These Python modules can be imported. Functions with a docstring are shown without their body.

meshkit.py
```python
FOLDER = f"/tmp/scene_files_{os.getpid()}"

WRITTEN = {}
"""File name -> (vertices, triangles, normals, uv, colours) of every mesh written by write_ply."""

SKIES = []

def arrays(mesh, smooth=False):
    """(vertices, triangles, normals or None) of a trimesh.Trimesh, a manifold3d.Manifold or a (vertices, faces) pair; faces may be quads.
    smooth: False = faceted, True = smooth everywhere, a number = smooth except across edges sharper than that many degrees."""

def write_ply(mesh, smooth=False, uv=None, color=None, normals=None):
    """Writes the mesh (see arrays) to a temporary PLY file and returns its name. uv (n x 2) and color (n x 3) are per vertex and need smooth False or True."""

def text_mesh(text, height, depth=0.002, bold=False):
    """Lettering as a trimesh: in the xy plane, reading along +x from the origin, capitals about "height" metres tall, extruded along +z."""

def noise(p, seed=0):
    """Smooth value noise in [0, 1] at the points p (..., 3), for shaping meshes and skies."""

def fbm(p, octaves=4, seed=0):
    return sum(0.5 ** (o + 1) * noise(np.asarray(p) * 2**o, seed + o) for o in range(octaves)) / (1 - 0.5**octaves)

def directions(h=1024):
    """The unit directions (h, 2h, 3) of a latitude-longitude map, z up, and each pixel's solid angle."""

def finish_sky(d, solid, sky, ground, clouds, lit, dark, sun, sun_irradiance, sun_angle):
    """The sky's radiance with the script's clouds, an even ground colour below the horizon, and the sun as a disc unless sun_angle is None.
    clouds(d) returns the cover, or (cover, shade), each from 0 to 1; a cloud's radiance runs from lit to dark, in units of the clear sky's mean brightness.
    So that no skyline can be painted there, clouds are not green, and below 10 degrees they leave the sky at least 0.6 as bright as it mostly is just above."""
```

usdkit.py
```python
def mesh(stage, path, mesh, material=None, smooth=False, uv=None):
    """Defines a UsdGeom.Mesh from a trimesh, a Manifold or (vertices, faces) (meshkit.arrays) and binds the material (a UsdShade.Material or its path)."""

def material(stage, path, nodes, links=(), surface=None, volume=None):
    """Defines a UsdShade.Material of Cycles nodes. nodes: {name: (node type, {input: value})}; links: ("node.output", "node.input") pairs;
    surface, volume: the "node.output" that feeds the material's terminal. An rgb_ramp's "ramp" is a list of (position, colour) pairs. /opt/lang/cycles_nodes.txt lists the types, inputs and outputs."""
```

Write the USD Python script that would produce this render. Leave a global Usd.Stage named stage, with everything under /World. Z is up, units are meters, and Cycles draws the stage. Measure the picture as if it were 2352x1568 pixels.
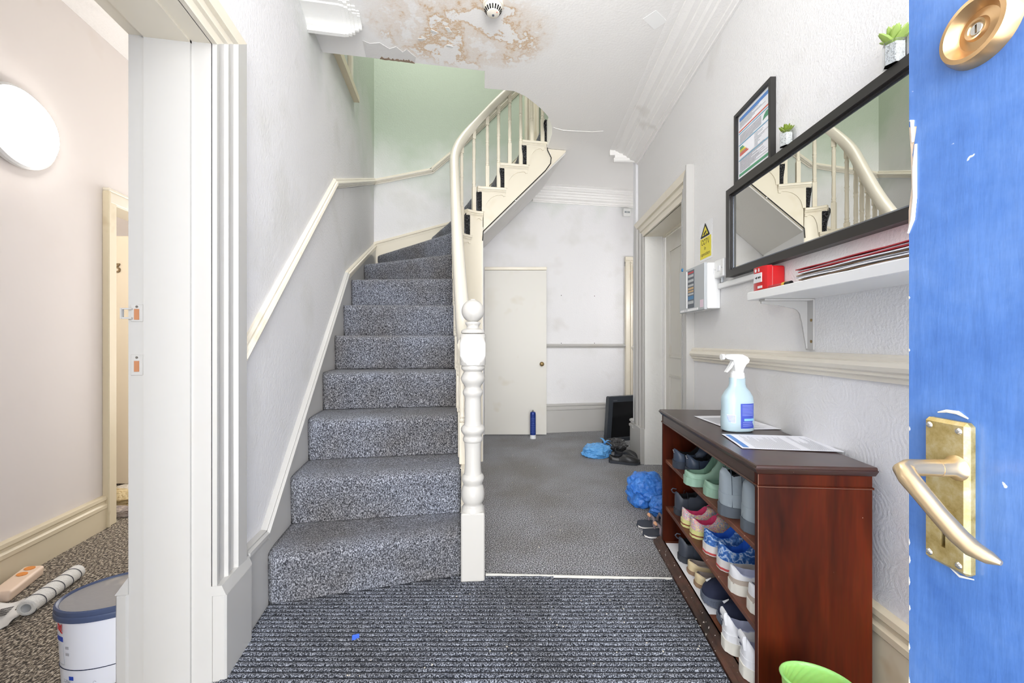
import math, random
import numpy as np, trimesh, manifold3d as mf, usdkit, meshkit
from shapely.geometry import Polygon, Point, LineString, box as sbox
from shapely.ops import unary_union
from shapely import affinity
from pxr import Usd, UsdGeom, UsdLux, UsdShade, Gf, Sdf, Vt

random.seed(7); RNG = np.random.default_rng(7)
stage = Usd.Stage.CreateInMemory()
UsdGeom.SetStageUpAxis(stage, UsdGeom.Tokens.z); UsdGeom.SetStageMetersPerUnit(stage, 1.0)
UsdGeom.Xform.Define(stage, '/World'); UsdGeom.Scope.Define(stage, '/World/Looks')

# ------------------------------------------------------------------ camera, lights, exposure
HCAM, YAW, RWA = 1.05, 10.07, 12.08            # eye height; camera heading and right-hand wall heading (degrees clockwise of +y)
cam = UsdGeom.Camera.Define(stage, '/World/camera')
cam.AddTranslateOp().Set(Gf.Vec3d(0, 0, HCAM)); cam.AddRotateZOp().Set(-YAW); cam.AddRotateXOp().Set(90)
cam.CreateHorizontalApertureAttr(36.0); cam.CreateVerticalApertureAttr(24.0)
cam.CreateFocalLengthAttr(36.0 * 940 / 2352); cam.CreateClippingRangeAttr(Gf.Vec2f(0.02, 100))
cam.CreateExposureAttr(0.53)

def rect_light(name, pos, rot, w, h, inten, col):
    l = UsdLux.RectLight.Define(stage, '/World/' + name)
    l.AddTranslateOp().Set(Gf.Vec3d(*pos)); l.AddRotateXYZOp().Set(Gf.Vec3f(*rot))
    l.CreateWidthAttr(w); l.CreateHeightAttr(h); l.CreateIntensityAttr(inten); l.CreateColorAttr(Gf.Vec3f(*col))
    return l
dome = UsdLux.DomeLight.Define(stage, '/World/sky_light'); dome.CreateIntensityAttr(1.0); dome.CreateColorAttr(Gf.Vec3f(.93, .96, 1.0))
# daylight through the open front doorway behind the camera, and an added panel lighting the stairwell from above
rect_light('street_daylight', (.1, -4.2, 1.9), (90, 0, 0), 4.5, 3.6, 7.4, (1.0, .985, .965))
rect_light('entrance_skylight', (.12, -.42, 1.4), (90, 0, 0), 1.45, 2.2, .9, (.97, .985, 1.0))
rect_light('added_landing_panel', (-.1, 3.2, 5.3), (0, 0, 0), 1.2, 1.6, 5.3, (1.0, .98, .95))
def sphere_light(name, pos, r, inten, col):
    l = UsdLux.SphereLight.Define(stage, '/World/' + name); l.AddTranslateOp().Set(Gf.Vec3d(*pos))
    l.CreateRadiusAttr(r); l.CreateIntensityAttr(inten); l.CreateColorAttr(Gf.Vec3f(*col))

sphere_light('added_hall_light', (.24, 1.36, 2.42), .10, 15.5, (1.0, .97, .92)); rect_light('added_passage_panel', (-1.40, 4.16, 1.35), (-90, 0, 0), .7, 1.9, 4.2, (1.0, .985, .97)); sphere_light('added_room_light', (-2.9, 2.3, 1.9), .10, 45.0, (1.0, .96, .90)); sphere_light('added_rear_light', (2.85, 3.75, 1.5), .10, 22.0, (1.0, .985, .96))  # added unseen lights brightening the hall, side passage, open room and rear passage
# ------------------------------------------------------------------ helpers
A = np.array
RWR = math.radians(RWA)
RN = A([math.cos(RWR), -math.sin(RWR), 0]); RD = A([math.sin(RWR), math.cos(RWR), 0])
def rw(p, q, z=0): return p * RN + q * RD + A([0, 0, z])          # right-hand wall frame: p towards the wall, q along it
_n = {}
def numbered(name, parent='/World'):
    k = (parent, name); i = _n.get(k, 0); _n[k] = i + 1
    return name if i == 0 else '%s_%03d' % (name, i)
def path_of(p): return '/World' if p is None else str(p.GetPath())
def tag(o, label=None, cat=None, group=None, kind=None):
    for k, v in (('label', label), ('category', cat), ('group', group), ('kind', kind)):
        if v: o.SetCustomDataByKey(k, v)
    return o
def thing(name, label, cat, loc=(0, 0, 0), rotz=0, group=None, kind=None, rot=None):
    x = UsdGeom.Xform.Define(stage, '/World/' + numbered(name)); x.AddTranslateOp().Set(Gf.Vec3d(*map(float, loc))); x.AddRotateZOp().Set(float(rotz))
    if rot: x.AddRotateXYZOp().Set(Gf.Vec3f(*rot))
    return tag(x.GetPrim(), label, cat, group, kind)
def obj(name, mesh, mat, parent=None, smooth=32, label=None, kind=None, rotz=None):
    pp = path_of(parent)
    if isinstance(mesh, list): mesh = cat(*mesh)
    m = usdkit.mesh(stage, pp + '/' + numbered(name, pp), mesh, MAT(mat), smooth=smooth)
    if rotz is not None: m.AddRotateZOp().Set(float(rotz))
    return tag(m.GetPrim(), label, None, None, kind)
def struct(name, mesh, mat, label, smooth=32, rotz=None, category=None):
    o = obj(name, mesh, mat, None, smooth, rotz=rotz); return tag(o, label, category or name.split('_')[0], None, 'structure')
def sthing(name, label, category, loc=(0, 0, 0), rotz=0): return thing(name, label, category, loc, rotz, None, 'structure')
def ref_copy(src, name, label, loc, rotz, rot=None, group=None):
    was = src.GetCustomData(); r = thing(name, label, was['category'], loc, rotz, group or was.get('group'), rot=rot)
    return r
def cat(*ms):
    out = []
    for m in ms: out += m if isinstance(m, list) else [m]
    return trimesh.util.concatenate(out)
def TM(m, M): m = m.copy(); m.apply_transform(M); return m
def mv(m, x=0, y=0, z=0): m = m.copy(); m.apply_translation((x, y, z)); return m
def rotm(m, ang, ax, pt=(0, 0, 0)): m = m.copy(); m.apply_transform(trimesh.transformations.rotation_matrix(math.radians(ang), ax, pt)); return m
def tri(man):
    q = man.to_mesh(); return trimesh.Trimesh(q.vert_properties[:, :3], q.tri_verts, process=False)
def man(t): 
    t = t.copy(); t.merge_vertices(); return mf.Manifold(mf.Mesh(np.asarray(t.vertices, np.float32), np.asarray(t.faces, np.uint32)))
def box(x0, x1, y0, y1, z0, z1, b=0.0):
    if x1 < x0: x0, x1 = x1, x0
    if y1 < y0: y0, y1 = y1, y0
    if z1 < z0: z0, z1 = z1, z0
    if b <= 0:
        m = trimesh.creation.box(extents=(x1 - x0, y1 - y0, z1 - z0)); m.apply_translation(((x0 + x1) / 2, (y0 + y1) / 2, (z0 + z1) / 2)); return m
    b = min(b, (x1 - x0) * .45, (y1 - y0) * .45, (z1 - z0) * .45); P = []
    for k in range(3):
        d = [b, b, b]; d[k] = 0
        for sx in (0, 1):
            for sy in (0, 1):
                for sz in (0, 1): P.append(((x1 - d[0]) if sx else (x0 + d[0]), (y1 - d[1]) if sy else (y0 + d[1]), (z1 - d[2]) if sz else (z0 + d[2])))
    return trimesh.convex.convex_hull(A(P))
def rbox(x0, x1, y0, y1, z0, z1, r, n=10):
    s = mf.Manifold.sphere(r, n); return tri(mf.Manifold.batch_hull([s.translate((x, y, z)) for x in (x0 + r, x1 - r) for y in (y0 + r, y1 - r) for z in (z0 + r, z1 - r)]))
def frame(o, ax, ay, az):
    M = np.eye(4); M[:3, 0], M[:3, 1], M[:3, 2], M[:3, 3] = ax, ay, az, o; return M
def prism(poly, d, o=(0, 0, 0), ax=(1, 0, 0), ay=(0, 1, 0), az=(0, 0, 1)):
    if not isinstance(poly, Polygon) and not hasattr(poly, 'geoms'): poly = Polygon(poly)
    ms = [trimesh.creation.extrude_polygon(g, d, engine='earcut') for g in getattr(poly, 'geoms', [poly]) if g.area > 1e-10]
    m = cat(*ms); m.apply_transform(frame(o, ax, ay, az)); return m
def along(profile, p0, p1, ax, ay):                                  # straight moulding of a 2-D profile from p0 to p1
    p0, p1 = A(p0, float), A(p1, float); L = np.linalg.norm(p1 - p0); return prism(Polygon(profile).buffer(0), L, p0, A(ax, float), A(ay, float), (p1 - p0) / L)
def lathe(pts, n=28, z=0):
    m = trimesh.creation.revolve(A(pts, float), sections=n); return m
def cyl(r, p0, p1, n=16, r1=None):
    return tube([p0, p1], [r, r if r1 is None else r1], n)
def chaikin(P, n=2):                                                  # rounds a profile by cutting its corners
    P = A(P, float)
    for _ in range(n): P = np.vstack([P[:1]] + [np.array([.75 * a + .25 * b, .25 * a + .75 * b]) for a, b in zip(P[:-1], P[1:])] + [P[-1:]])
    return P
def tube(P, r, n=10, closed=False, caps=True):
    P = A(P, float); k = len(P); r = np.broadcast_to(A(r, float), (k,))
    T = np.gradient(P, axis=0) if not closed else np.roll(P, -1, 0) - np.roll(P, 1, 0); T /= np.linalg.norm(T, axis=1)[:, None] + 1e-12
    u = np.cross(T[0], (0, 0, 1)); u = np.cross(T[0], (0, 1, 0)) if np.linalg.norm(u) < .1 else u
    V, F = [], []; a = np.linspace(0, 2 * np.pi, n, endpoint=False)
    for i in range(k):
        u = u - T[i] * (u @ T[i]); u /= np.linalg.norm(u); w = np.cross(T[i], u)
        V.append(P[i] + r[i] * (np.cos(a)[:, None] * u + np.sin(a)[:, None] * w))
    V = np.vstack(V)
    for i in range(k if closed else k - 1):
        for j in range(n):
            p, q, s, t = i * n + j, i * n + (j + 1) % n, (i + 1) % k * n + j, (i + 1) % k * n + (j + 1) % n; F += [(p, q, t), (p, t, s)]
    if caps and not closed:
        V = np.vstack([V, P[0], P[-1]]); c0, c1 = len(V) - 2, len(V) - 1
        for j in range(n): F += [(c0, (j + 1) % n, j), (c1, (k - 1) * n + j, (k - 1) * n + (j + 1) % n)]
    m = trimesh.Trimesh(V, F, process=False); m.fix_normals() if len(F) < 4000 else None
    return m
def sweepxy(P, prof, up=(0, 0, 1), caps=True):                        # sweep a closed profile (side, up) along P, keeping it upright
    P = A(P, float); k = len(P); n = len(prof); T = np.gradient(P, axis=0); up = A(up, float); V = []
    for i in range(k):
        t = T[i] / np.linalg.norm(T[i]); s = np.cross(t, up); s /= np.linalg.norm(s); w = np.cross(s, t)
        V += [P[i] + s * a + w * b for a, b in prof]
    F = []
    for i in range(k - 1):
        for j in range(n):
            p, q, s, t = i * n + j, i * n + (j + 1) % n, (i + 1) * n + j, (i + 1) * n + (j + 1) % n; F += [(p, q, t), (p, t, s)]
    if caps:
        V += [P[0], P[-1]]; c0, c1 = len(V) - 2, len(V) - 1
        V[c0] = np.mean(V[:n], 0); V[c1] = np.mean(V[(k - 1) * n:k * n], 0)
        for j in range(n): F += [(c0, (j + 1) % n, j), (c1, (k - 1) * n + j, (k - 1) * n + (j + 1) % n)]
    m = trimesh.Trimesh(V, F, process=False); trimesh.repair.fix_normals(m); return m
def grid(P, flip=False):
    P = A(P, float); a, b = P.shape[:2]; i = np.arange(a * b).reshape(a, b)
    q = np.stack([i[:-1, :-1], i[1:, :-1], i[1:, 1:], i[:-1, 1:]], -1).reshape(-1, 4); f = np.vstack([q[:, [0, 1, 2]], q[:, [0, 2, 3]]])
    return trimesh.Trimesh(P.reshape(-1, 3), f[:, ::-1] if flip else f, process=False)
def loft(rings, cap=True):
    R = A(rings, float); k, n = R.shape[:2]; V = R.reshape(-1, 3); F = []
    for i in range(k - 1):
        for j in range(n):
            p, q, s, t = i * n + j, i * n + (j + 1) % n, (i + 1) * n + j, (i + 1) * n + (j + 1) % n; F += [(p, q, t), (p, t, s)]
    if cap:
        V = np.vstack([V, R[0].mean(0), R[-1].mean(0)]); c0, c1 = len(V) - 2, len(V) - 1
        for j in range(n): F += [(c0, (j + 1) % n, j), (c1, (k - 1) * n + j, (k - 1) * n + (j + 1) % n)]
    m = trimesh.Trimesh(V, F, process=False); trimesh.repair.fix_normals(m); return m
def text(s, h, o, ax, ay, depth=.0006, bold=False, width=None):
    m = meshkit.text_mesh(s, h, depth, bold)
    if width:
        w = m.bounds[1][0] - m.bounds[0][0]; m.apply_scale((width / w, 1, 1))
    ax, ay = A(ax, float), A(ay, float); m.apply_transform(frame(o, ax, ay, np.cross(ax, ay))); return m
def cut(m, n, pt):                                                        # keep the side of a plane that n points to
    n = A(n, float) / np.linalg.norm(n); return tri(man(m).trim_by_plane(tuple(n), float(n @ A(pt, float))))
def arc(cx, cy, r, a0, a1, n=12): return [(cx + r * math.cos(math.radians(a)), cy + r * math.sin(math.radians(a))) for a in np.linspace(a0, a1, n)]

# ------------------------------------------------------------------ materials
_m = {}
def lin(c): c = A(c, float) / 255; return np.where(c <= .04045, c / 12.92, ((c + .055) / 1.055) ** 2.4)
def MAT(n): return _m[n]
def mk(name, nodes, links, surface='p.BSDF'): _m[name] = usdkit.material(stage, '/World/Looks/' + name, nodes, links, surface=surface); return name
def plain(name, c, rough=.5, metal=0, **kw):
    return mk(name, {'p': ('principled_bsdf', dict(base_color=lin(c), roughness=rough, metallic=metal, **kw))}, [])
def painted(name, c, rough=.45, bump=.15, scale=40, c2=None, stain=None, stain_scale=3, spec=.5, chips=None):
    n = {'g': ('geometry', {}), 'n': ('noise_texture', dict(scale=scale, detail=2)), 'b': ('bump', dict(strength=bump, distance=.004)), 'p': ('principled_bsdf', dict(roughness=rough, specular_ior_level=spec)),
         'w': ('noise_texture', dict(scale=stain_scale, detail=3, roughness=.62)), 'r': ('rgb_ramp', dict(ramp=[(.0, lin(c2 or c)), (.42, lin(c)), (.62, lin(c)), (.8, lin(stain or c2 or c))]))}
    l = [('g.position', 'n.vector'), ('g.position', 'w.vector'), ('n.fac', 'b.height'), ('b.normal', 'p.normal'), ('w.fac', 'r.fac')]
    src = 'r.color'
    if chips:
        n['cn'] = ('noise_texture', dict(scale=chips[1], detail=3)); n['cr'] = ('rgb_ramp', dict(ramp=[(chips[2], (0, 0, 0)), (chips[2] + .01, (1, 1, 1))])); n['cm'] = ('mix_color', dict(b=lin(chips[0])))
        l += [('g.position', 'cn.vector'), ('cn.fac', 'cr.fac'), ('cr.color', 'cm.fac'), (src, 'cm.a')]; src = 'cm.result'
    return mk(name, n, l + [(src, 'p.base_color')])
def carpet(name, stops, s1=170, bump=.9, stretch=(1, 1, 1), big=None):
    n = {'g': ('geometry', {}), 'm': ('mapping', dict(scale=stretch)), 'n': ('noise_texture', dict(scale=s1, detail=2, roughness=.7)),
         'r': ('rgb_ramp', dict(ramp=stops)), 'b': ('bump', dict(strength=bump, distance=.006)), 'p': ('principled_bsdf', dict(roughness=.95, specular_ior_level=.1, sheen_weight=.15)),
         'w': ('noise_texture', dict(scale=2.3, detail=4)), 'wr': ('rgb_ramp', dict(ramp=[(.35, lin(big[0])), (.6, lin(big[1]))] if big else [(0, (1, 1, 1)), (1, (1, 1, 1))])), 'x': ('mix_color', dict(blend_type='multiply', fac=1.0))}
    return mk(name, n, [('g.position', 'm.vector'), ('m.vector', 'n.vector'), ('n.fac', 'r.fac'), ('n.fac', 'b.height'), ('b.normal', 'p.normal'), ('g.position', 'w.vector'), ('w.fac', 'wr.fac'), ('r.color', 'x.a'), ('wr.color', 'x.b'), ('x.result', 'p.base_color')])
def wood(name, dark, light, rough=.3, scale=14, stretch=(1, 1, .12), spec=.5, scratches=None, coat=0.):
    n = {'g': ('geometry', {}), 'm': ('mapping', dict(scale=stretch)), 'n': ('noise_texture', dict(scale=scale, detail=4, roughness=.6, distortion=.6)), 'f': ('noise_texture', dict(scale=scale * 14, detail=3)),
         'r': ('rgb_ramp', dict(ramp=[(.3, lin(dark)), (.5, (lin(dark) + lin(light)) / 2), (.68, lin(light))])), 'x': ('mix_color', dict(blend_type='overlay', fac=.25)),
         'b': ('bump', dict(strength=.08, distance=.002)), 'p': ('principled_bsdf', dict(roughness=rough, specular_ior_level=spec, coat_weight=coat, coat_roughness=.15))}
    l = [('g.position', 'm.vector'), ('m.vector', 'n.vector'), ('m.vector', 'f.vector'), ('n.fac', 'r.fac'), ('r.color', 'x.a'), ('f.color', 'x.b'), ('f.fac', 'b.height'), ('b.normal', 'p.normal')]; src = 'x.result'
    if scratches:
        n['cn'] = ('noise_texture', dict(scale=scratches[1], detail=4)); n['cr'] = ('rgb_ramp', dict(ramp=[(scratches[2], (0, 0, 0)), (scratches[2] + .02, (1, 1, 1))])); n['cm'] = ('mix_color', dict(b=lin(scratches[0])))
        l += [('g.position', 'cn.vector'), ('cn.fac', 'cr.fac'), ('cr.color', 'cm.fac'), (src, 'cm.a')]; src = 'cm.result'
    return mk(name, n, l + [(src, 'p.base_color')])
def spotted(name, cols, scale=60, rough=.7, distort=1.5, bump=.2):
    st = [(i / len(cols), lin(c)) for i, c in enumerate(cols)]
    return mk(name, {'g': ('geometry', {}), 'n': ('noise_texture', dict(scale=scale, detail=2, distortion=distort)), 'h': ('map_range', dict(from_min=.3, from_max=.7, clamp=True)), 'r': ('rgb_ramp', dict(ramp=st, interpolate=False)), 'b': ('bump', dict(strength=bump, distance=.002)), 'p': ('principled_bsdf', dict(roughness=rough))},
              [('g.position', 'n.vector'), ('n.fac', 'h.value'), ('h.result', 'r.fac'), ('r.color', 'p.base_color'), ('n.fac', 'b.height'), ('b.normal', 'p.normal')])

painted('wall_paper', (228, 228, 231), .7, .55, 75, (216, 214, 212), (206, 203, 199), 2.2, .3)
painted('wall_rough', (233, 232, 231), .7, .45, 120, (224, 222, 219), (216, 213, 208), 1.8, .3)
painted('wall_smooth', (232, 232, 234), .6, .1, 30, (226, 225, 224), (218, 215, 210), 2.6, .3)
painted('wall_warm', (234, 227, 222), .55, .12, 30, (230, 221, 214), (225, 213, 202), 2.0, .3)
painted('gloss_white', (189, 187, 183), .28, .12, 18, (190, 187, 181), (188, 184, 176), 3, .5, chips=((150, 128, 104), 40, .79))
painted('gloss_cream', (234, 226, 208), .28, .12, 18, (228, 219, 198), (224, 212, 186), 3, .5)
painted('gloss_rail', (220, 214, 200), .25, .08, 18, (214, 207, 190), (210, 202, 182), 3, .5)
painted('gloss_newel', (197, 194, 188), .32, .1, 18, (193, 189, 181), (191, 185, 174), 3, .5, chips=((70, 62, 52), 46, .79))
painted('door_cream', (222, 219, 211), .4, .1, 14, (208, 200, 182), (206, 197, 176), 2.4, .4)
painted('skirt_cream', (226, 213, 184), .35, .15, 18, (218, 203, 170), (206, 188, 152), 5, .45)
painted('dado_cream', (229, 222, 207), .35, .15, 18, (222, 212, 192), (206, 190, 158), 4, .45)
painted('ceiling_white', (246, 244, 241), .75, .35, 70, (220, 217, 212), (218, 213, 205), 2.2, .25)
painted('plaster_white', (238, 237, 233), .7, .25, 40, (232, 230, 225), None, 3, .25)
painted('plaster_broken', (150, 132, 114), .9, .9, 60, (104, 88, 74), (190, 178, 164), 22, .2)
painted('soffit_grey', (222, 220, 217), .7, .3, 50, (214, 211, 206), (205, 200, 192), 2, .3)

# mint stairwell paint; its soft fade to white below imitates light in the colour
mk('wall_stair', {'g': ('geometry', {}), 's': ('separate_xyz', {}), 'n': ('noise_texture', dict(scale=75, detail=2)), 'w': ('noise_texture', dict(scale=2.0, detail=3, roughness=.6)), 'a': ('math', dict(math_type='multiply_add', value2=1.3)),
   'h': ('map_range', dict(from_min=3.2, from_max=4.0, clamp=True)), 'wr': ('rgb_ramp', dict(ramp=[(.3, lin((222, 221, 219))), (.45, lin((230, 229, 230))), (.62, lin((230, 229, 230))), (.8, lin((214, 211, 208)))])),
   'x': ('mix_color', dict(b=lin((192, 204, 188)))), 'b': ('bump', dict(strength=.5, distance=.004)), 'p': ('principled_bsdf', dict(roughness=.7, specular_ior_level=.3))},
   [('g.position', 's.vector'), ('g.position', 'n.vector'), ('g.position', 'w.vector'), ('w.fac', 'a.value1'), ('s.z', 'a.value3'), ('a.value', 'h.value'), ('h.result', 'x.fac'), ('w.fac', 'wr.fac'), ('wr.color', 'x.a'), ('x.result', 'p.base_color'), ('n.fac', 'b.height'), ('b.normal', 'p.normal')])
# ceiling paint with the water stain near the stair opening
mk('ceiling_stained', {'g': ('geometry', {}), 'm': ('mapping', dict(location=(-.13 / .56, -2.28 / .36, -2.785 / .5), scale=(1 / .56, 1 / .36, 2))), 'gr': ('gradient_texture', dict(gradient_type='spherical')), 'gk': ('map_range', dict(from_min=.02, from_max=.3, clamp=True)),
   'n': ('noise_texture', dict(scale=4.2, detail=6, roughness=.66, distortion=.15)), 'r': ('rgb_ramp', dict(ramp=[(.0, (0, 0, 0)), (.43, (.02, .02, .02)), (.46, (.95, .95, .95)), (.48, (.5, .5, .5)), (.53, (.22, .22, .22)), (.56, (.3, .3, .3)), (.60, (.06, .06, .06)), (.65, (.0, .0, .0)), (1, (.0, .0, .0))])),
   'mu': ('math', dict(math_type='multiply')), 'x': ('mix_color', dict(a=lin((246, 244, 241)), b=lin((212, 178, 136)))), 'f': ('noise_texture', dict(scale=80, detail=2)), 'b': ('bump', dict(strength=.24, distance=.004)), 'p': ('principled_bsdf', dict(roughness=.75, specular_ior_level=.25))},
   [('g.position', 'm.vector'), ('m.vector', 'gr.vector'), ('gr.fac', 'gk.value'), ('g.position', 'n.vector'), ('n.fac', 'r.fac'), ('r.color', 'mu.value1'), ('gk.result', 'mu.value2'), ('mu.value', 'x.fac'), ('x.result', 'p.base_color'), ('g.position', 'f.vector'), ('f.fac', 'b.height'), ('b.normal', 'p.normal')])
# embossed flower wallpaper below the right-hand dado
mk('wall_emboss', {'g': ('geometry', {}), 'v': ('voronoi_texture', dict(scale=9)), 'wv': ('math', dict(math_type='multiply', value2=52.0)), 'sn': ('math', dict(math_type='sine')), 'n': ('noise_texture', dict(scale=46, detail=3, distortion=3.5)), 'ad': ('math', dict(math_type='multiply_add', value2=.15)),
   'w': ('noise_texture', dict(scale=2, detail=5)), 'wr': ('rgb_ramp', dict(ramp=[(.3, lin((218, 215, 210))), (.5, lin((229, 228, 229)))])), 'b': ('bump', dict(strength=.24, distance=.004)), 'p': ('principled_bsdf', dict(roughness=.6, specular_ior_level=.3))},
   [('g.position', 'v.vector'), ('v.distance', 'wv.value1'), ('wv.value', 'sn.value1'), ('g.position', 'n.vector'), ('sn.value', 'ad.value1'), ('n.fac', 'ad.value3'), ('ad.value', 'b.height'), ('b.normal', 'p.normal'), ('g.position', 'w.vector'), ('w.fac', 'wr.fac'), ('wr.color', 'p.base_color')])
SP = [(.30, lin((34, 35, 39))), (.43, lin((78, 80, 86))), (.53, lin((132, 135, 142))), (.68, lin((206, 209, 216)))]
carpet('carpet_grey', [(.34, lin((34, 34, 36))), (.45, lin((92, 92, 95))), (.53, lin((168, 169, 172))), (.64, lin((240, 241, 245)))], 180, .8, big=((206, 202, 196), (236, 236, 238)))
SPL = [(a, c * 1.22) for a, c in SP]
carpet('carpet_stair', SPL, 215, 1.0, (1, 1, .62), big=((196, 190, 184), (228, 230, 236)))
carpet('carpet_dark', [(.40, lin((14, 14, 16))), (.52, lin((34, 34, 37))), (.62, lin((96, 96, 100)))], 150, 1.0)
carpet('carpet_brown', [(.36, lin((34, 28, 22))), (.46, lin((86, 76, 64))), (.54, lin((146, 134, 116))), (.63, lin((206, 196, 178)))], 130, 1.0, (1, .6, 1))
carpet('mat_rib', [(.36, lin((22, 24, 29))), (.45, lin((66, 69, 77))), (.53, lin((124, 128, 138))), (.62, lin((212, 216, 226)))], 230, 1.0, big=((190, 188, 186), (228, 230, 234)))
plain('mat_back', (38, 41, 48), .95)

# ------------------------------------------------------------------ the setting
ZC, UL, VB = 2.785, -.69, 4.58
def up_uv(pts): return [(a, b) for a, b in pts]
WX, WY, WZ = (1, 0, 0), (0, 1, 0), (0, 0, 1)
def wall_v(poly, u0, th):   # wall in the plane u = u0, polygon in (v, z), thickness towards -u for th < 0
    return prism(poly, abs(th), (min(u0, u0 + th), 0, 0), WY, WZ, WX)
def wall_u(poly, v0, th):   # wall in the plane v = v0, polygon in (u, z)
    return prism(poly, abs(th), (0, max(v0, v0 + th), 0), WX, WZ, (0, -1, 0))
struct('floor', prism(Polygon([(-.80, -.5), (3.3, -.5), (3.3, 4.75), (-.80, 4.75)]), .06, (0, 0, -.06)), 'carpet_grey', 'speckled grey hall carpet running back under the stairs')
struct('floor', prism(Polygon([(-3.9, -.5), (-.80, -.5), (-.80, 4.3), (-3.9, 4.3)]), .06, (0, 0, -.06)), 'carpet_brown', 'brown-grey speckled carpet of the side passage at left')
# left-hand wall with the doorway to the passage
lw = sbox(-.5, -.1, 4.75, 5.4).difference(sbox(.42, -.2, 1.43, 1.995))
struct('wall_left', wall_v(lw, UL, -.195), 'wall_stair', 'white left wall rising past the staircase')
bw = sbox(-.69, -.1, 3.3, 5.4).difference(sbox(.50, -.2, 1.19, 1.885)).difference(sbox(2.29, -.2, 3.05, 1.96))
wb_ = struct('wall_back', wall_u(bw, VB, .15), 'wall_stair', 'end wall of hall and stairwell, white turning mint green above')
plain('hole_dark', (60, 52, 46), .8)
for x_, z_ in ((1.395, 1.585), (1.80, 1.585), (1.395, 1.03), (1.80, 1.03)): obj('plug_hole', cyl(.0045, (x_, VB - .002, z_), (x_, VB + .002, z_), 10), 'hole_dark', wb_)
struct('wall_cupboard', cat(box(.40, .50, 4.72, 5.0, 0, 2.0), box(1.19, 1.29, 4.72, 5.0, 0, 2.0), box(.4, 1.29, 5.0, 5.06, 0, 2.0), box(.4, 1.29, 4.72, 5.06, 1.89, 2.0)), 'wall_smooth', 'shallow cupboard recess behind the ajar door')
# right-hand wall, in its own heading
r_op = sbox(2.625, -.2, 3.555, 1.972)
struct('wall_right', prism(sbox(-.5, -.1, 3.853, 2.9).difference(r_op).difference(sbox(-.6, -.2, 2.5, .95)), .20, (1.01, 0, 0), WY, WZ, WX), 'wall_rough', 'rough white right wall with mirror, shelf and doorway', rotz=-RWA)
struct('wall_right', prism(sbox(-.5, -.1, 2.5, .95), .20, (1.01, 0, 0), WY, WZ, WX), 'wall_emboss', 'embossed white wallpaper under the dado rail behind the bookcase', rotz=-RWA)
struct('wall_side', cat(box(3.2, 3.3, 3.2, 4.75, 0, 2.9), box(1.75, 3.3, 3.45, 3.5, 0, 2.9)), 'wall_smooth', 'walls of the rear passage beyond the right wall')
fwp = sbox(-.91, -.1, 1.6, 2.9).difference(sbox(-.62, -.2, .88, 2.55))
struct('wall_front', wall_u(fwp, -.45, -.15), 'wall_smooth', 'front wall around the open entrance')
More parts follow.
